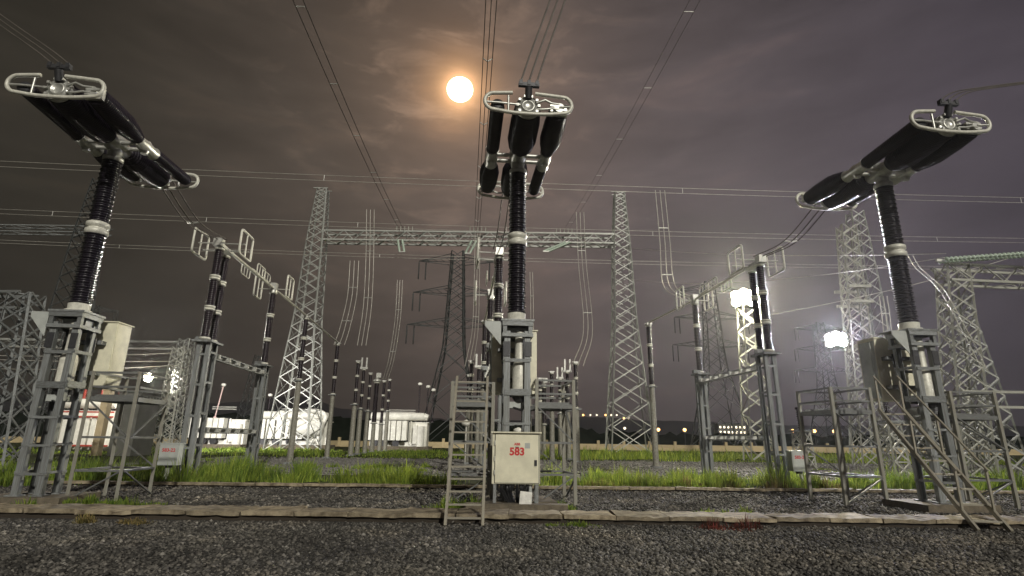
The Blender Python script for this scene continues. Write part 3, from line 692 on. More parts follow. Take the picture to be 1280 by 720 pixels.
def post(loc, zs, zt, k, r, label, pole=.16, top='clamp', group='insulator posts on steel poles', kind='support_post'):
    t = thing(kind, label, 'insulator post', loc, RZ, group)
    b = MB(); b.tube([(0, 0, 0), (0, 0, zs)], [pole * 1.15, pole], 12); b.build('pole', M['galv_old'], t)
    b = MB(); b.box((0, 0, .06), (pole * 3.2, pole * 3.2, .12)); b.build('base_plate', M['galv'], t)
    b = MB(); b.box((0, 0, zs + .03), (pole * 3.4, pole * 3.0, .06)); b.build('top_plate', M['galv'], t)
    insulator(t, 0, 0, zs + .06, zt, k, r)
    b = MB()
    if top == 'clamp': b.box((0, 0, zt + .06), (r * 2, r * 2.4, .14)); b.tube([(-.25, 0, zt + .1), (.25, 0, zt + .1)], .04, 7)
    elif top == 'cap': b.lathe([(zt, .18), (zt + .08, .46), (zt + .26, .46), (zt + .36, .2), (zt + .8, .12)], n=14); b.box((.15, 0, zt + .75), (.5, .4, .5))
    else:
        for s in (-1, 1): b.box((s * .22, 0, zt + .55), (.14, .16, 1.1))
        b.box((0, 0, zt + .12), (.7, .2, .16))
    b.build('top_fitting', M['alu'], t); return t
post(dloc(0, 12.6), 4.75, 8.62, 3, .16, 'insulator post holding the middle of the left tube conductor')
post(dloc(0, 21.8), 4.6, 8.5, 3, .16, 'insulator post at the far end of the left tube conductor')
post(dloc(1, 12.6), 4.75, 8.62, 3, .16, 'insulator post behind the ladder on the middle tube conductor')
post(dloc(1, 21.8), 4.6, 6.9, 2, .17, 'short insulator post with pale prongs left of the ladder top', top='prongs')
post((8.72, 34, 0), 4.75, 8.65, 3, .16, 'insulator post at the far end of the right tube conductor')
def tube_bus(p, q, label):
    a, b_ = Vector(p), Vector(q); o = MB(); o.tube([a, b_], .06, 10); return tag(o.build('tube_conductor', M['flange']), label, 'conductor', 'pale tubular conductors')
tube_bus(dloc(0, 6.5, 8.84), dloc(0, 21.9, 8.66), 'pale tubular conductor sloping down over the left posts')
tube_bus(dloc(1, 6.5, 8.84), dloc(1, 12.8, 8.80), 'pale tubular conductor behind the middle breaker')
tube_bus(dloc(2, 6.5, 8.84), (8.72, 34.1, 8.82), 'pale tubular conductor over the right posts')

# further groups of posts behind the bay
for i, (x, y, zs, zt, r, top) in enumerate([(-13.45, 48, 4.2, 7.9, .16, 'clamp'), (-13.85, 51.5, 4.0, 7.7, .16, 'prongs'), (-14.2, 55.5, 4.0, 7.7, .16, 'clamp'), (-14.35, 59, 2.9, 7.2, .28, 'cap'), (-14.25, 62, 2.9, 7.6, .18, 'clamp'), (-14.2, 64.5, 4.4, 8.0, .17, 'clamp')]):
    post((x, y, 0), zs, zt, 3 if r < .25 else 1, r, ('nearest post of the group left of the ladder', 'post with two pale prongs in the group left of the ladder', 'third post of the group left of the ladder', 'thick black post with a wide pale cap left of the ladder', 'slim post right after the thick capped one', 'farthest post of the group standing before the white tank')[i], .2, top, 'far posts left of the ladder')
for i, (x, y, zs, zt, r, top) in enumerate([(3.2, 43, 3.7, 6.6, .15, 'clamp'), (2.5, 47, 3.7, 6.5, .16, 'clamp'), (1.8, 52, 3.6, 6.6, .15, 'prongs'), (5.2, 52, 3.7, 6.9, .15, 'clamp'), (-2.6, 36, 3.8, 6.4, .15, 'clamp'), (-3.6, 47, 3.7, 6.7, .15, 'clamp')]):
    post((x, y, 0), zs, zt, 3, r, ('slim post close behind the deck of the middle platform', 'slim post beside the mechanism of the middle breaker', 'pronged post just right of the middle breaker legs', 'slim post seen at the outer corner of the middle platform', 'slim post seen through the rungs of the leaning ladder', 'slim post farther back behind the leaning ladder')[i], .18, top, 'slim posts around the middle breaker')
for i, (x, y, zs, zt, r, top) in enumerate([(4.85, 41, 3.7, 7.1, .16, 'clamp'), (4.75, 46, 3.8, 7.0, .16, 'prongs'), (4.5, 50.5, 3.8, 6.9, .16, 'prongs'), (4.1, 55.5, 3.8, 7.0, .17, 'clamp'), (3.6, 60, 3.0, 7.0, .28, 'cap'), (2.9, 63, 3.0, 6.9, .18, 'clamp')]):
    post((x, y, 0), zs, zt, 3 if r < .25 else 1, r, ('nearest of the posts right of the middle platform', 'second of the posts seen through the middle platform', 'third post with pale prongs behind the middle platform', 'fourth post behind the middle platform', 'thick capped post behind the middle platform', 'farthest post behind the middle platform')[i], .2, top, 'far posts behind the middle platform')


# ------------------------------------------------------------------ lattice towers and gantries
def lattice(t, base, levels, m, w_leg, w_br, single=True, style='X', faces=(0, 1, 2, 3), horiz=True):
    """levels: (z, half width x, half width y, offset x, offset y); members as separate pieces when single, else one joined part"""
    def ring(l): z, hx, hy, ox, oy = l; return [Vector((ox + sx * hx, oy + sy * hy, z)) for sx, sy in ((-1, -1), (1, -1), (1, 1), (-1, 1))]
    R = [ring(l) for l in levels]; J = MB()
    for c in range(4):
        for a, b_ in zip(R, R[1:]):
            if single: piece('leg', a[c], b_[c], w_leg, w_leg, m, t, 'angle', face=((-1, -1, 0), (1, -1, 0), (1, 1, 0), (-1, 1, 0))[c])
            else: J.bar(a[c], b_[c], w_leg, w_leg)
    def br(p, q, n, nm='brace'):
        p, q = p + n, q + n
        if single: piece(nm, p, q, w_br, w_br * .45, m, t, face=n)
        else: J.bar(p, q, w_br, w_br * .5)
    for i, (a, b_) in enumerate(zip(R, R[1:])):
        for f in faces:
            c, d = f, (f + 1) % 4; n = ((0, -1, 0), (1, 0, 0), (0, 1, 0), (-1, 0, 0))[f]; n = Vector(n) * w_leg * .55
            if style == 'X': br(a[c], b_[d], n); br(a[d], b_[c], n * 1.35)
            else: (br(a[c], b_[d], n) if i % 2 == f % 2 else br(a[d], b_[c], n))
            if horiz: br(b_[c], b_[d], n * .8, 'strut')
    if not single: struct(J.build('lattice_members', m, t), 'stuff')
def levels(stops, n):
    """interpolate (z, hx, hy, ox, oy) stops into n panels whose height follows the width"""
    zs = [stops[0][0]]; out = []
    def at_z(z):
        for a, b_ in zip(stops, stops[1:]):
            if z <= b_[0] + 1e-6:
                u = (z - a[0]) / (b_[0] - a[0]); return tuple(a[i] + (b_[i] - a[i]) * u for i in range(5))
        return stops[-1]
    top = stops[-1][0]; z = stops[0][0]; hs = []
    while z < top - .01: h = at_z(z)[1] * 2; hs.append(h); z += h * n
    k = (top - stops[0][0]) / (sum(hs) * n); z = stops[0][0]; out = [at_z(z)]
    for h in hs: z += h * n * k; out.append(at_z(min(z, top)))
    return out
GY = 66
def gantry_tower(x, y, label, m=M['tower'], k=1.):
    t = thing('gantry_tower', label, 'lattice tower', (x, y, 0), 0, 'lattice towers of the tall gantry')
    lattice(t, None, levels([(0, 2.45, 2.2, 0, 0), (15.5, 1.28, 1.2, 0, 0), (26, .95, .9, 0, 0), (33, .55, .5, .05, 0)], .62), m, .19, .10, True, 'X', horiz=False)
    b = MB()
    for s in (-1, 1): b.box((s * .1, s * .5, 33.02), (1.9, .12, .12))
    b.build('top_arm', m, t); return t
gantry_tower(-25.2, GY, 'tall lattice gantry tower left of the moon')
gantry_tower(13.95, GY, 'tall lattice gantry tower right of the middle breaker')
def box_beam(t, a, b_, hw, hh, n, m, wc=.16, wb=.08, single=True):
    a, b_ = Vector(a), Vector(b_); d = (b_ - a); side = Vector((-d.y, d.x, 0)).normalized() * hw; up = Vector((0, 0, hh)); J = MB()
    for s in (-1, 1):
        for u in (-1, 1): piece('chord', a + side * s + up * u, b_ + side * s + up * u, wc, wc, m, t)
    for k in range(n):
        p, q = a.lerp(b_, k / n), a.lerp(b_, (k + 1) / n); z = 1 if k % 2 else -1
        for s in (-1, 1): piece('brace', p + side * s * 1.06 - up * z, q + side * s * 1.06 + up * z, wb, wb * .6, m, t)
        for u in (-1, 1): piece('brace', p + side * z + up * u * 1.08, q - side * z + up * u * 1.08, wb, wb * .6, m, t)
t = thing('gantry_beam', 'long lattice beam joining the two tall gantry towers', 'gantry beam')
box_beam(t, (-24.2, GY, 26.35), (13.0, GY, 26.35), .8, .62, 28, M['tower'], .2, .14)
for k in range(9):                                           # pale sagging jumper rings under the beam
    x = -22.5 + k * 4.1; b = MB(); b.tube(spline([(x - 1.3, GY - .9, 25.75), (x, GY - .95, 25.25), (x + 1.3, GY - .9, 25.75)], 5), .05, 6); b.build('under_brace', M['tower_lit'], t)
for x in (-13.9, -4.5, 6.6):
    b = MB()
    for k in range(5): b.tube([(x - 1 + k * .5, GY - .6, 27.0), (x - 1 + k * .5, GY - .6, 27.7)], .07, 6)
    b.build('top_fitting', M['tower_lit'], t)

def string(label, a, e, n=16, r=.15, group='green glass insulator strings', gap=.28):
    """twin string of glass discs"""
    a, e = Vector(a), Vector(e); t = thing('insulator_string', label, 'insulator string', a, 0, group); ax = e - a; L_ = ax.length
    prof = []
    for k in range(n):
        d = L_ * (k + .1) / n; p = L_ / n; prof += [(d, .05), (d + .2 * p, r), (d + .42 * p, r), (d + .8 * p, .05)]
    side = Vector((gap, 0, 0)) if abs(ax.x) < abs(ax.z) + abs(ax.y) else Vector((0, gap, 0))
    for s in (-1, 1):
        b = MB(); b.lathe(prof, side * s, ax, 10); b.build('disc_string', M['glass'], t)
    for q in (ax, (0, 0, 0)):
        b = MB(); b.box(q, (gap * 2.6, .12, .12)); b.build('yoke_plate', M['alu'], t)
def ptrip(name, label, lines, r, m, group, clamps=()): return cable(name, label, lines, r, m, group, 5, clamps)
string('green glass string under the left half of the gantry beam', (-14.3, GY - 1, 25.7), (-13.2, 61.5, 22.9))
string('green glass string under the gantry beam near the middle', (-4.9, GY - 1, 25.7), (-5.4, 62.0, 23.0))
string('green glass string under the right half of the gantry beam', (7.0, GY - 1, 25.7), (4.0, 61.5, 23.2))
# overhead lines running from the gantry toward and over the camera
def overhead(label, a, e, off, sg, r=.028, m='wire', sp=6, group='overhead lines running toward the camera'):
    a, e = Vector(a), Vector(e); ls = [sag(a + Vector(o), e + Vector(o), sg, 20) for o in off]
    return cable('overhead_line', label, ls, r, M[m], group, 5, [[l[k] for l in ls] for k in range(2, 20, 3)])
overhead('pair of overhead wires slanting down to the left part of the gantry beam', (-14.2, GY - .6, 27.1), (-11.6, 18, 24.6), [(-.28, 0, 0), (.28, 0, 0)], .6, m='wire_dark')
overhead('three overhead wires passing just right of the moon', (-4.6, GY - .6, 27.1), (-.5, 14, 24.6), [(-.3, 0, 0), (0, 0, -.25), (.3, 0, 0)], .6, m='wire_dark')
overhead('faint pair of overhead wires slanting across the sky on the right', (6.6, GY - .6, 27.1), (10.2, 18, 24.6), [(-.28, 0, 0), (.28, 0, 0)], .6, r=.014, m='wire_dark')
# transverse buses, two wires each
def bus(label, y0, z, slope, d, x0=-70, x1=90, r=.022):
    a, e = Vector((x0, y0 + slope * x0, z)), Vector((x1, y0 + slope * x1, z)); ls = [sag(a + Vector((0, o[0], o[1])), e + Vector((0, o[0], o[1])), .9, 30) for o in d]
    return cable('overhead_bus', label, ls, r, M['wire'], 'twin wires crossing the sky from left to right', 5, [[l[k] for l in ls] for k in range(1, 30, 3)])
bus('upper twin wires crossing the whole sky', 44.4, 24.3, .045, [(0, .26), (0, -.26)])
bus('middle twin wires crossing the sky at the beam height', 55.2, 24.3, .035, [(0, .26), (0, -.26)])
bus('lower twin wires crossing the sky below the beam', 65.4, 24.3, .035, [(0, .2), (0, -.2)], r=.026)
# droppers
def dropper(label, pts, w=.42, r=.036, n=3, dirv=(1, 0, 0)):
    off = [Vector(dirv) * w * (k - (n - 1) / 2) for k in range(n)]; ls = bundle(pts, off, 8)
    return cable('dropper_cable', label, ls, r, M['wire'], 'bundles of wires dropping from the overhead lines', 5, [[l[k] for l in ls] for k in (6, 14) if k < len(ls[0])])
A_ = lambda px, py, Y: Vector((0, 0, EYE)) + (cf + cr * ((px - 640) / 680) + cu * ((360 - py) / 680)) * (Y / (cf + cr * ((px - 640) / 680) + cu * ((360 - py) / 680)).y)
dropper('long wires dropping in front of the left gantry tower beside the string', [A_(463, 262, 56), A_(462, 330, 56), A_(459, 385, 55), A_(452, 432, 53)])
dropper('shorter wires dropping left of the long ones near the gantry tower', [A_(443, 326, 50), A_(440, 370, 49), A_(431, 410, 46), A_(424, 431, 43)])
dropper('wires dropping from the left glass string to the far posts', [A_(500, 350, 61), A_(497, 400, 61), A_(489, 450, 62), A_(482, 474, 64)], w=.3)
dropper('wires dropping through the sky left of the right gantry tower', [A_(725, 265, 56), A_(728, 330, 56), A_(735, 410, 50), A_(722, 458, 42)])
dropper('wires dropping to the right disconnector end', [A_(825, 238, 45), A_(831, 300, 43), A_(836, 355, 38), A_(862, 374, 31)], w=.42)
dropper('thin wires hanging behind the middle breaker column', [A_(664, 340, 61), A_(665, 380, 61), A_(665, 420, 61)], w=.3, n=2)
dropper('wires hanging behind the moon side of the middle posts', [A_(597, 292, 62), A_(596, 350, 60), A_(594, 410, 56), A_(586, 458, 43)], w=.3)
dropper('wires hanging in front of the bright right tower', [A_(1104, 370, 40), A_(1108, 400, 40), A_(1112, 440, 40), A_(1118, 480, 40)], w=.3)

# far transmission pylons with three pairs of arms
def pylon(loc, label, s=1., rz=0.):
    t = thing('transmission_pylon', label, 'pylon', loc, rz, 'faint transmission pylons beyond the yard')
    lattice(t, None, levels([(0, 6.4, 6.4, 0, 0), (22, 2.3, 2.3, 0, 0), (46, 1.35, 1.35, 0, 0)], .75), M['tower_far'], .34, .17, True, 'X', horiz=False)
    for z, w in ((27, 11.5), (35, 10.5), (43, 9.5)):
        for sx in (-1, 1):
            b = MB(); tip = Vector((sx * w, 0, z + .6))
            for sy in (-1, 1):
                for dz in (0, 2.2): b.bar((sx * 1.4, sy * 1.3, z + dz), tip, .16, .16)
            for k in range(5):
                u = k / 5; p = Vector((sx * 1.4, 0, 0)).lerp(tip, u); b.bar((sx * (1.4 + (w - 1.4) * u), -1.3 * (1 - u), z + .6 * u), (sx * (1.4 + (w - 1.4) * (u + .2)), 1.3 * (.8 - u), z + 2.2 * (.8 - u) + .6 * (u + .2)), .1, .1)
            ar = b.build('cross_arm', M['tower_far'], t)
            for q in (0, 1):
                b = MB(); x = sx * (w - q * 1.6); b.lathe([(-4.6, .06), (-4.4, .16), (-.3, .16), (0, .06)], (x, .6 * q, z + .5), n=6); b.build('insulator_string', M['tower_far'], ar)
    return t
p0 = pylon((-13.5, 128, 0), 'dark transmission pylon behind the gantry beside the ladder')
for loc, lab in (((57, 152, 0), 'faint transmission pylon behind the right disconnector'), ((118, 205, 0), 'small faint pylon right of the floodlit mast'), ((-150, 190, 0), 'small faint pylon far behind the left breaker')):
    c = copy_tree(p0); c.location = loc; c['label'] = lab


# ------------------------------------------------------------------ floodlit masts and nearby gantries
def spot(name, loc, target, power, col, ang, blend=1.0, size=.6):
    l = bpy.data.lights.new(name, 'SPOT'); l.energy = power; l.color = col; l.spot_size = math.radians(ang); l.spot_blend = blend; l.shadow_soft_size = size
    o = bpy.data.objects.new(name, l); COL.objects.link(o); o.location = loc
    o.rotation_euler = (Vector(loc) - Vector(target)).to_track_quat('Z', 'Y').to_euler(); return o
def flood(loc, label, lens, n, face, w=.66):
    """bank of floodlights on a small frame"""
    t = thing('floodlight', label, 'floodlight', loc, 0, 'lit floodlights')
    f = Vector(face).normalized(); R = frame(f)
    for k in range(n):
        x = (k - (n - 1) / 2) * w * .93 + random.uniform(-.06, .06); row = 1 if n < 2 else 2
        for j in range(row):
            z = (j - (row - 1) / 2) * (w * .9) + (.16 if k % 2 else -.10) * w;  c = R @ Vector((x, z, 0)); h = link('lamp_head', None, t) if False else None
            b = MB(); b.lathe([(-.34, w * .22), (-.25, w * .32), (-.02, w * .48), (.0, w * .48)], c, f, 12); hd = b.build('lamp_head', M['dark'], t)
            b = MB(); e_ = .004 * (k + n * j); b.lathe([(.004, w * .47), (.05 + e_, w * .57), (.10 + e_, w * .50), (.13 + e_, w * .25)], c, f, 16); b.build('lens', lens, hd)  # lenses oversized to overlap, building the lamp's glare into their shape
    b = MB(); b.bar(R @ Vector((-n * w * .6, 0, -.36)), R @ Vector((n * w * .6, 0, -.36)), .08, .08); b.build('mounting_bar', M['galv'], t)
    return t
t = thing('lamp_mast', 'brightly lit lattice mast under the yellow floodlight', 'lamp mast', (21.85, 50, 0))
lattice(t, None, levels([(0, .95, .85, 0, 0), (13.9, .78, .7, .55, 0)], .75), M['tower_lit'], .11, .12, True, 'Z', horiz=False)
b = MB(); b.box((.5, 0, 13.98), (2.3, 1.7, .1)); b.build('lamp_deck', M['galv'], t)
flood((22.05, 49.3, 14.6), 'glaring yellowish floodlight bank on top of the lattice mast', M['lampw'], 4, (-.25, -1, -.12), .74)
spot('floodlight_beam', (22.2, 48.6, 14.5), (-1, 12, 4), 48000, (1, .93, .70), 76)
spot('floodlight_beam', (22.2, 48.8, 14.3), (16, 60, -4), 14000, (1, .95, .66), 150)

t = thing('gantry_column', 'pale lattice column carrying the white floodlight behind the right platform', 'lattice tower', (26.0, 41, 0))
lattice(t, None, levels([(0, .95, .6, 0, 0), (18.5, .55, .4, .95, 0)], .8), M['tower_lit'], .11, .07, True, 'X', horiz=False)
for z in (12.0, 13.2):
    b = MB(); b.box((.65, -.9, z), (1.7, .2, .2)); b.box((.65, .9, z), (1.7, .2, .2)); b.build('collar', M['tower_lit'], t)
flood((24.3, 40.2, 9.05), 'glaring bluish white floodlight on the side of the pale lattice column', M['lampc'], 3, (-.35, -1, -.1), .5)
piece('lamp_arm', (-1.6, -.4, 9.0), (-.2, -.4, 9.0), .12, .12, M['galv'], t)
spot('floodlight_beam', (24.1, 39.6, 9.05), (4, 12, 4), 22000, (.86, .85, 1), 76)
spot('floodlight_beam', (24.1, 39.6, 9.0), (26, 22, 3), 4000, (.96, .95, 1), 120)
t = thing('gantry_column', 'dim taller lattice column rising behind the pale one', 'lattice tower', (40.5, 62, 0))
lattice(t, None, levels([(0, 2.2, 2, 0, 0), (20, 1.2, 1.1, 1.2, 0), (29, .7, .6, 1.6, 0)], .75), M['tower'], .15, .09, True, 'X', horiz=False)

t = thing('gantry_portal', 'pale lattice portal at the right edge of the yard', 'lattice gantry', (21.8, 27, 0))
lattice(t, None, levels([(0, .78, .5, 0, 0), (10.6, .55, .42, 1.15, 0)], .72), M['tower_lit'], .10, .06, True, 'X', horiz=False)
lattice(t, None, levels([(0, .8, .6, 3.9, 2.6), (9.6, .5, .4, 2.7, 2.2)], .72), M['tower'], .09, .08, True, 'X', horiz=False)
lattice(t, None, levels([(0, .9, .8, 12.4, 0), (10.6, .62, .55, 12, 0)], .72), M['tower_lit'], .13, .085, True, 'X', horiz=False)
box_beam(t, (.5, 0, 10.1), (12.2, 1.2, 10.1), .5, .42, 12, M['tower_lit'], .12, .07)
for z in (4.0, 3.3): piece('strut', (-.5, -1.0, z), (7, -1.0, z), .12, .12, M['tower_lit'], t)
string('horizontal green glass string on top of the right lattice portal', (21.9, 26.3, 10.62), (26.6, 26.0, 10.95), 22, .12, gap=.22)
cable('portal_lead', 'loose wires hanging from the right lattice portal', bundle([(20.3, 26.4, 10.9), (20.5, 26.3, 10.2), (21.4, 26.2, 9.0), (22.0, 26.1, 7.0), (22.6, 26.1, 5)], [(0, 0, 0), (.25, 0, 0)]), .022, M['wire'], 'leads at the right portal')
cable('portal_lead', 'thin wires stretched left from the right lattice portal', [sag((22.2, 26.3, 11), (8, 60, 24), .7), sag((22.2, 26.3, 10.8), (14, 62, 20), .9)], .02, M['wire'], 'leads at the right portal')
cable('portal_lead', 'strain wire with fittings crossing behind the right breaker', [sag((14.5, 30, 8.5), (30, 30, 12.4), .25)], .016, M['wire'], 'leads at the right portal')

for i, (x, y, h, lab) in enumerate(((19.3, 28.5, 2.6, 'pale equipment stand behind the right breaker frame'), (22.6, 30.5, 3.2, 'taller pale equipment stand between the portal legs'), (17.6, 34, 2.2, 'low equipment stand left of the right lattice portal'), (26.0, 31.5, 2.8, 'pale equipment stand right of the lattice portal'))):
    t = thing('equipment_stand', lab, 'equipment stand', (x, y, 0), RZ + i * .2, 'equipment stands under the right portal')
    lattice(t, None, levels([(0, .42, .42, 0, 0), (h, .34, .34, 0, 0)], 1.0), M['tower_lit'], .09, .06, True, 'X')
    b = MB(); b.box((0, 0, h + .06), (1.1, .9, .1)); b.build('top_plate', M['galv'], t)
    b = MB(); b.lathe([(h + .11, .16)] + sheds(h + .2, h + 1.3, .10, .16, .10) + [(h + 1.32, .18), (h + 1.45, .18)], n=12); b.build('insulator', M['flange'] if i % 2 else M['porc_b'], t)
t = thing('gantry_portal', 'lattice portal at the left edge behind the left breaker', 'lattice gantry', (-24.2, 27, 0))
lattice(t, None, levels([(0, .85, .6, 0, 0), (8.4, .55, .45, -.6, 0)], .72), M['galv'], .11, .08, True, 'X', horiz=False)
box_beam(t, (-.5, 0, 8.0), (-13, 1.2, 8.0), .5, .42, 12, M['galv'], .12, .07)
lattice(t, None, levels([(0, .9, .8, -12.6, 0), (8.4, .62, .55, -12.6, 0)], .72), M['tower'], .13, .085, True, 'X', horiz=False)
t = thing('gantry_tower', 'dim lattice tower rising behind the left breaker column', 'lattice tower', (-45.5, 55, 0), 0, 'lattice towers of the far left gantry')
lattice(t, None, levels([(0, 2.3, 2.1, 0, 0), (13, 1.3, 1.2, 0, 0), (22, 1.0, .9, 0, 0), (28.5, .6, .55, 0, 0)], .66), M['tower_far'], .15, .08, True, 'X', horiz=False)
box_beam(t, (-22, 0, 22.6), (2, 0, 22.6), .5, .35, 14, M['galv'], .11, .05)

# small gantry with the left floodlight
t = thing('lamp_mast', 'slim lattice mast with the small floodlight right of the left breaker', 'lamp mast', (-28.3, 46.5, 0))
lattice(t, None, levels([(0, .75, .7, 0, 0), (8.8, .5, .45, .0, 0)], .75), M['tower_lit'], .10, .07, True, 'X', horiz=False)
flood((-30.0, 45.6, 6.15), 'small white floodlight glowing over the left platform rail', M['lampw'], 1, (.3, -1, -.1), .6)
piece('lamp_arm', (-1.9, -.5, 6.1), (-.3, -.5, 6.1), .1, .1, M['galv'], t)
spot('floodlight_beam', (-29.8, 45.0, 6.1), (-14, 15, 2), 7000, (1, .96, .86), 110)
spot('floodlight_beam', (-29.9, 46.2, 6.3), (-24, 72, 1), 28000, (1, .96, .92), 90)
spot('floodlight_beam', (-30.2, 45.8, 6.3), (-37, 50, 2), 4000, (1, .93, .80), 120)
t = thing('gantry_tower', 'lattice tower standing just left of the left disconnector', 'lattice tower', (-48.6, 80, 0), 0, 'small lattice gantry on the left')
lattice(t, None, levels([(0, 1.75, 1.5, 0, 0), (15.2, .75, .7, .5, 0)], .6), M['tower'], .15, .085, True, 'X', horiz=False)
t = thing('gantry_beam', 'small lattice beam running left from the lattice tower beside the left disconnector', 'gantry beam', (0, 0, 0))
box_beam(t, (-49.0, 80, 14.2), (-78.0, 79, 14.2), .55, .5, 14, M['tower'], .13, .07)
for i, (z, lab) in enumerate(((8.7, 'upper wires running left from the slim lattice mast'), (7.6, 'lower wires running left from the slim lattice mast'))):
    cable('yard_wire', lab, [sag((-28.3, 46.5, z), (-60, 44, z + .6), .5), sag((-28.3, 46.5, z - .35), (-60, 44, z), .8)], .028, M['wire'], 'wires left of the slim mast')
t = thing('gantry_tower', 'small dim lattice tower behind the white tank with the tall bushing', 'lattice tower', (-39.5, 84, 0))
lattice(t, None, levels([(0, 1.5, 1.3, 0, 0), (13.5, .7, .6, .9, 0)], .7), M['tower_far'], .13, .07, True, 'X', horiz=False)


# ------------------------------------------------------------------ white reactor tanks
def tank(loc, rz, L_, label, n_rad, bush=(), cons=True, pink=False):
    t = thing('shunt_reactor', label, 'reactor tank', loc, rz, 'white oil-filled tanks in the far yard')
    b = MB(); b.box((0, 0, .25), (L_ * 1.05, 3.4, .5)); b.build('plinth', M['conc2'], t)
    b = MB(); b.box((0, .6, 1.9), (L_ * .92, 1.8, 2.8)); b.box((0, .6, 3.34), (L_ * .96, 1.95, .1)); b.build('tank_body', M['white'], t)
    w = L_ * .62 / n_rad
    for k in range(n_rad):
        x = -L_ * .46 + (k + .5) * w; b = MB(); b.box((x, -.95, 2.35), (w * .82, .95, 2.3))
        for z in (1.3, 3.45): b.tube([(x, -.5, z), (x, -.1, z)], .07, 6)
        b.build('radiator', M['white'], t)
    b = MB(); b.box((-L_ * .15, -.36, 2.3), (L_ * .63, .05, 2.5)); b.build('gap_shade_panel', M['dark'], t)  # dark sheet added to paint the shade between the radiators
    for x in (-L_ * .36, -L_ * .2, -L_ * .02):
        b = MB(); b.lathe([(0, .42), (.25, .42)], (x, -.85, .85), (0, -1, 0), 12); b.build('fan', M['dark'], t)
    if cons:
        b = MB(); b.tube([(-L_ * .46, -.3, 4.05), (L_ * .40, -.3, 4.05)], .48, 16); b.tube([(L_ * .40, -.3, 4.05), (L_ * .47, -.3, 3.9)], [.46, .40], 16); b.build('conservator', M['white'], t)
    b = MB(); b.tube([(L_ * .36, -.6, .5), (L_ * .36, -.6, 2.9)], .5, 14); b.box((L_ * .28, -.7, 1.9), (.5, .6, 2.2)); b.tube([(L_ * .20, -.5, 3.5), (L_ * .20, -.7, .8)], .09, 6); b.build('pipework', M['white'], t)
    b = MB()
    for z in (.0, .35): b.tube([(-L_ * .2, -.1, 4.6 + z * .7), (L_ * .25, -.1, 4.6 + z * .7)], .035, 5)
    b.build('top_rail', M['white'], t)
    for x, y, h, tilt in bush:
        b = MB(); ax = Vector((tilt, 0, 1)).normalized(); o = Vector((x, y, 3.38)); b.lathe([(0, .2), (.3, .2)] + sheds(.3, h, .06, .10, .12), o, ax, 10); bb = b.build('bushing', M['pink'] if pink else M['porc_b'], t)
        b = MB(); b.lathe([(h, .10), (h + .06, .28), (h + .3, .28), (h + .38, .1)], o, ax, 10); b.build('bushing_cap', M['white'], bb)
    return t
tank((-13.8, 70, 0), 0, 7.6, 'white tank with ribbed radiators beside the far posts', 7, [(2.2, .5, 4.6, .0), (3.2, .8, 4.3, 0), (3.9, .9, 3.9, 0)])
tank((-35.0, 68, 0), 0, 6.6, 'white tank with a tall pink bushing in the left yard', 6, [(-1.0, .2, 4.0, .12)], False, True)
tank((-27.2, 71, 0), .1, 9.2, 'large white tank behind the left gantry tower legs', 5, [(-3.6, .4, 3.0, 0), (.6, .4, 2.2, .3)], True)

big = [o for o in bpy.data.objects if o.get('label') == 'large white tank behind the left gantry tower legs'][0]
b = MB(); b.lathe([(0, .2), (.15, .8), (.5, 1.15), (3.0, 1.15), (3.35, .8), (3.5, .2)], (.4, -1.5, 2.6), (1, .15, .0), 20); b.build('round_vessel', M['white'], big)
b = MB(); b.tube(spline([(3.2, -1.2, 1.0), (3.6, -1.2, 2.8), (3.9, -1.1, 3.9), (3.2, -.9, 4.5), (1.6, -.8, 4.7)], 5), .28, 10); b.build('duct', M['white'], big)
b = MB(); b.lathe([(0, .85), (.9, .85), (1.2, .5)], (-1.6, -.6, 3.4), n=16); b.build('turret', M['white'], big)
# transformer, firewall and pillar at the left
t = thing('power_transformer', 'brightly lit transformer with red stripes seen through the left breaker frame', 'transformer', (-37.2, 49.5, 0))
b = MB(); b.box((0, .8, 1.8), (5.6, 2.2, 3.4)); b.build('tank_body', M['white'], t)
for k in range(9):
    b = MB(); b.box((-2.5 + k * .62, -.6, 1.7), (.40, .8, 2.4)); b.build('radiator', M['white'], t)
b = MB(); b.tube([(-2.6, -.2, 4.1), (2.4, -.2, 4.1)], .42, 14); b.build('conservator', M['white'], t)
for z in (2.95, 3.35, .55): b = MB(); b.box((0, -1.06, z), (5.7, .10, .14)); b.build('red_pipe', M['redp'], t)
for k in range(3):
    b = MB(); b.lathe(sheds(3.5, 5.4, .1, .17, .12), (-1.6 + k * 1.6, 1.0, 0), n=10); b.build('bushing', M['redp'], t)
b = MB(); b.box((-28.7, 43, 2.3), (1.7, 2.4, 4.6)); b.box((-28.7, 43, 4.64), (1.9, 2.6, .08)); tag(b.build('firewall', M['firewall']), 'dark grey concrete firewall right of the lit transformer', 'wall')
b = MB(); b.box((-30.2, 41.6, 2.35), (.5, .5, 4.7)); b.box((-30.2, 41.6, 4.74), (.6, .6, .08)); tag(b.build('pillar', M['pillar']), 'buff concrete pillar between transformer and firewall', 'pillar')

# small white lanterns on poles in the yard
for i, (x, y, h, lab) in enumerate(((1.1, 40, 2.6, 'white dome lamp post seen through the middle platform'), (.55, 38, 1.9, 'short white lamp post beside the cream cabinet'), (-2.8, 36, 2.3, 'white dome lamp post behind the ladder'))):
    t = thing('yard_lantern', lab, 'lamp post', (x, y, 0), 0, 'unlit white lamp posts in the yard')
    piece('pole', (0, 0, 0), (0, 0, h), .10, .10, M['white'], t, 'round'); b = MB(); b.lathe([(h, .08), (h + .1, .30), (h + .3, .34), (h + .42, .05)], n=12); b.build('shade', M['white'], t)

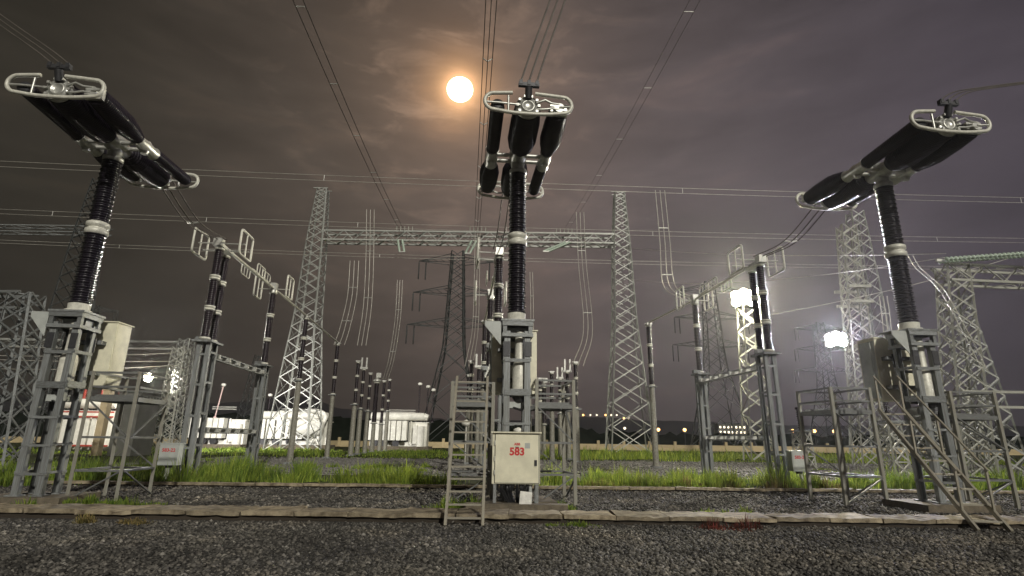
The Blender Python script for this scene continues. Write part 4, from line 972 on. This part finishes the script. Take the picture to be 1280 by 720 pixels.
# ------------------------------------------------------------------ boundary wall, hills, town
def boundary():
    t = thing('boundary_wall', 'low yellowish boundary wall with short posts across the far yard', 'wall', (0, 92, 0), .02)
    for k in range(60):
        x = -120 + k * 4.2; b = None
        piece('wall_panel', (x + .22, 0, .0), (x + 3.98, 0, .0), .25, 1.2, M['wall'], t, face=(0, 0, -1)).location.z = .30
        piece('post', (x, 0, 0), (x, 0, 1.45), .42, .42, M['wall'], t)
boundary()
def ridge(name, label, y, x0, x1, prof, depth, m, step=14, rough=3., seed=3):
    r = random.Random(seed); xs = []; x = x0
    while x <= x1: xs.append(x); x += step
    def h(x):
        for (a, ha), (b_, hb) in zip(prof, prof[1:]):
            if a <= x <= b_:
                u = (x - a) / (b_ - a); u = u * u * (3 - 2 * u); return ha + (hb - ha) * u
        return prof[0][1] if x < prof[0][0] else prof[-1][1]
    vs = []; fs = []; rows = (0, .12, .35, .7, 1.0, 1.6)
    for j, u in enumerate(rows):
        for x in xs:
            k = math.sin(min(u, 1) * PI / 2) if u <= 1 else .4
            vs.append((x, y + depth * u + r.uniform(-1, 1) * step * .3, max(-1, h(x) * k + (r.uniform(-1, 1) * rough * (.3 + k) if 0 < u else -2))))
    n = len(xs)
    for j in range(len(rows) - 1):
        for i in range(n - 1): fs.append((j * n + i, j * n + i + 1, (j + 1) * n + i + 1, (j + 1) * n + i))
    b = MB(); b.add(vs, fs, True); o = struct(b.build(name, m)); o['label'] = label; return o
ridge('hill', 'far dark mountain on the left horizon', 1500, -2350, 700, [(-2350, 150), (-1500, 120), (-1000, 110), (-760, 138), (-560, 90), (-300, 70), (0, 30), (700, 10)], 500, M['hill'], 28, 4, 4)
ridge('hill', 'long low dark hill on the right horizon', 1150, -500, 2350, [(-500, 20), (-100, 44), (200, 62), (420, 54), (800, 46), (1200, 50), (2350, 60)], 400, M['hill'], 22, 2, 8)
ridge('tree_line', 'dark line of distant trees beyond the boundary wall', 170, -420, 420, [(-420, 9), (-120, 8.5), (-20, 7), (60, 3.5), (420, 4)], 40, M['trees'], 2.2, 1.1, 5)['kind'] = 'stuff'

def town_lamp(loc, h, m, label, r, group):
    t = thing('street_lamp', label, 'street lamp', loc, 0, group)
    piece('pole', (0, 0, 0), (0, 0, h), r * .35, r * .35, M['dark'], t, 'round'); b = MB(); b.lathe([(h, r * .3), (h + r * .6, r), (h + r * 1.4, r), (h + r * 2, r * .3)], n=10); b.build('lamp_globe', m, t)
for px, lab in ((824, 'leftmost amber street lamp beyond the wall'), (857, 'amber street lamp between the right posts'), (993, 'amber street lamp right of the floodlit mast'), (1020, 'second amber street lamp right of the floodlit mast'), (1045, 'amber street lamp before the right platform')):
    p = A_(px, 555, 150); town_lamp((p.x, 150, 0), 4.2 + (p.z - 1.6) * .3, M['amber'], lab, .42, 'amber street lamps beyond the wall')
ORD = ('first', 'second', 'third', 'fourth', 'fifth', 'sixth', 'seventh', 'eighth')
for k, px in enumerate((729, 738, 746, 757, 764, 771, 780, 786)):
    p = A_(px, 520 + (k > 5) * 4, 1400); town_lamp((p.x, 1400, p.z - 9), 9, M['bulb'] if k % 3 else M['amber'], f'tiny hilltop light, {ORD[k]} from the left in its row', 2.3, 'row of tiny lights on the hilltop')
for k, (px, py) in enumerate(((845, 549), (781, 537), (983, 547), (1003, 553), (549, 550))):
    p = A_(px, py, 700); town_lamp((p.x, 700, p.z - 8), 8, M['bulb'], ('small white light under the hill right of the right-hand tube conductor', 'small white light seen through the right gantry tower', 'small white light above the amber lamp right of the floodlit mast', 'small white light between the two amber lamps right of the mast', 'small white light at the foot of the dark pylon')[k], 1.6, 'small white lights below the hill')
t = thing('town_building', 'small lit building at the foot of the hill beside the floodlit mast', 'building', (A_(917, 552, 420).x, 420, 0))
b = MB(); b.box((0, 5, 7), (21, 10, 14)); b.build('wall', M['firewall'], t)
b = MB(); b.box((0, 5, 14.3), (22, 11, .6)); b.build('roof', M['dark'], t)
for i in range(7):
    for j in range(3):
        if random.random() < .8:
            b = MB(); b.box((-9 + i * 3, -.06, 4.5 + j * 3.6), (1.3, .1, 1.5)); b.build('window', M['bulb'], t)

# ------------------------------------------------------------------ moon
b = MB(); R_ = 90; c = MOON_DIR * 4500 + Vector((0, 0, EYE))
rows = 14
b.lathe([(-R_ * math.cos(PI * k / rows), max(.5, R_ * math.sin(PI * k / rows) * 1.12)) for k in range(rows + 1)], (0, 0, 0), (0, 0, 1), 32)
mo = b.build('moon', M['moon']); mo.location = c; tag(mo, 'glowing full moon in the hazy sky above the gantry', 'moon')

# ------------------------------------------------------------------ thin night haze round the whole yard
b = MB(); b.box((0, 1120, 87), (5000, 2700, 176)); hz = b.build('haze', M['dark']); hz.data.materials.clear(); struct(hz, 'stuff')
hm = bpy.data.materials.new('night_haze'); hm.use_nodes = True; ht = hm.node_tree; ht.nodes.remove(ht.nodes['Principled BSDF'])
pv = N('ShaderNodeVolumePrincipled', ht); pv.inputs['Color'].default_value = (.9, .9, .92, 1); pv.inputs['Density'].default_value = HAZE; pv.inputs['Anisotropy'].default_value = .8
ht.links.new(pv.outputs[0], ht.nodes['Material Output'].inputs['Volume']); hz.data.materials.append(hm)
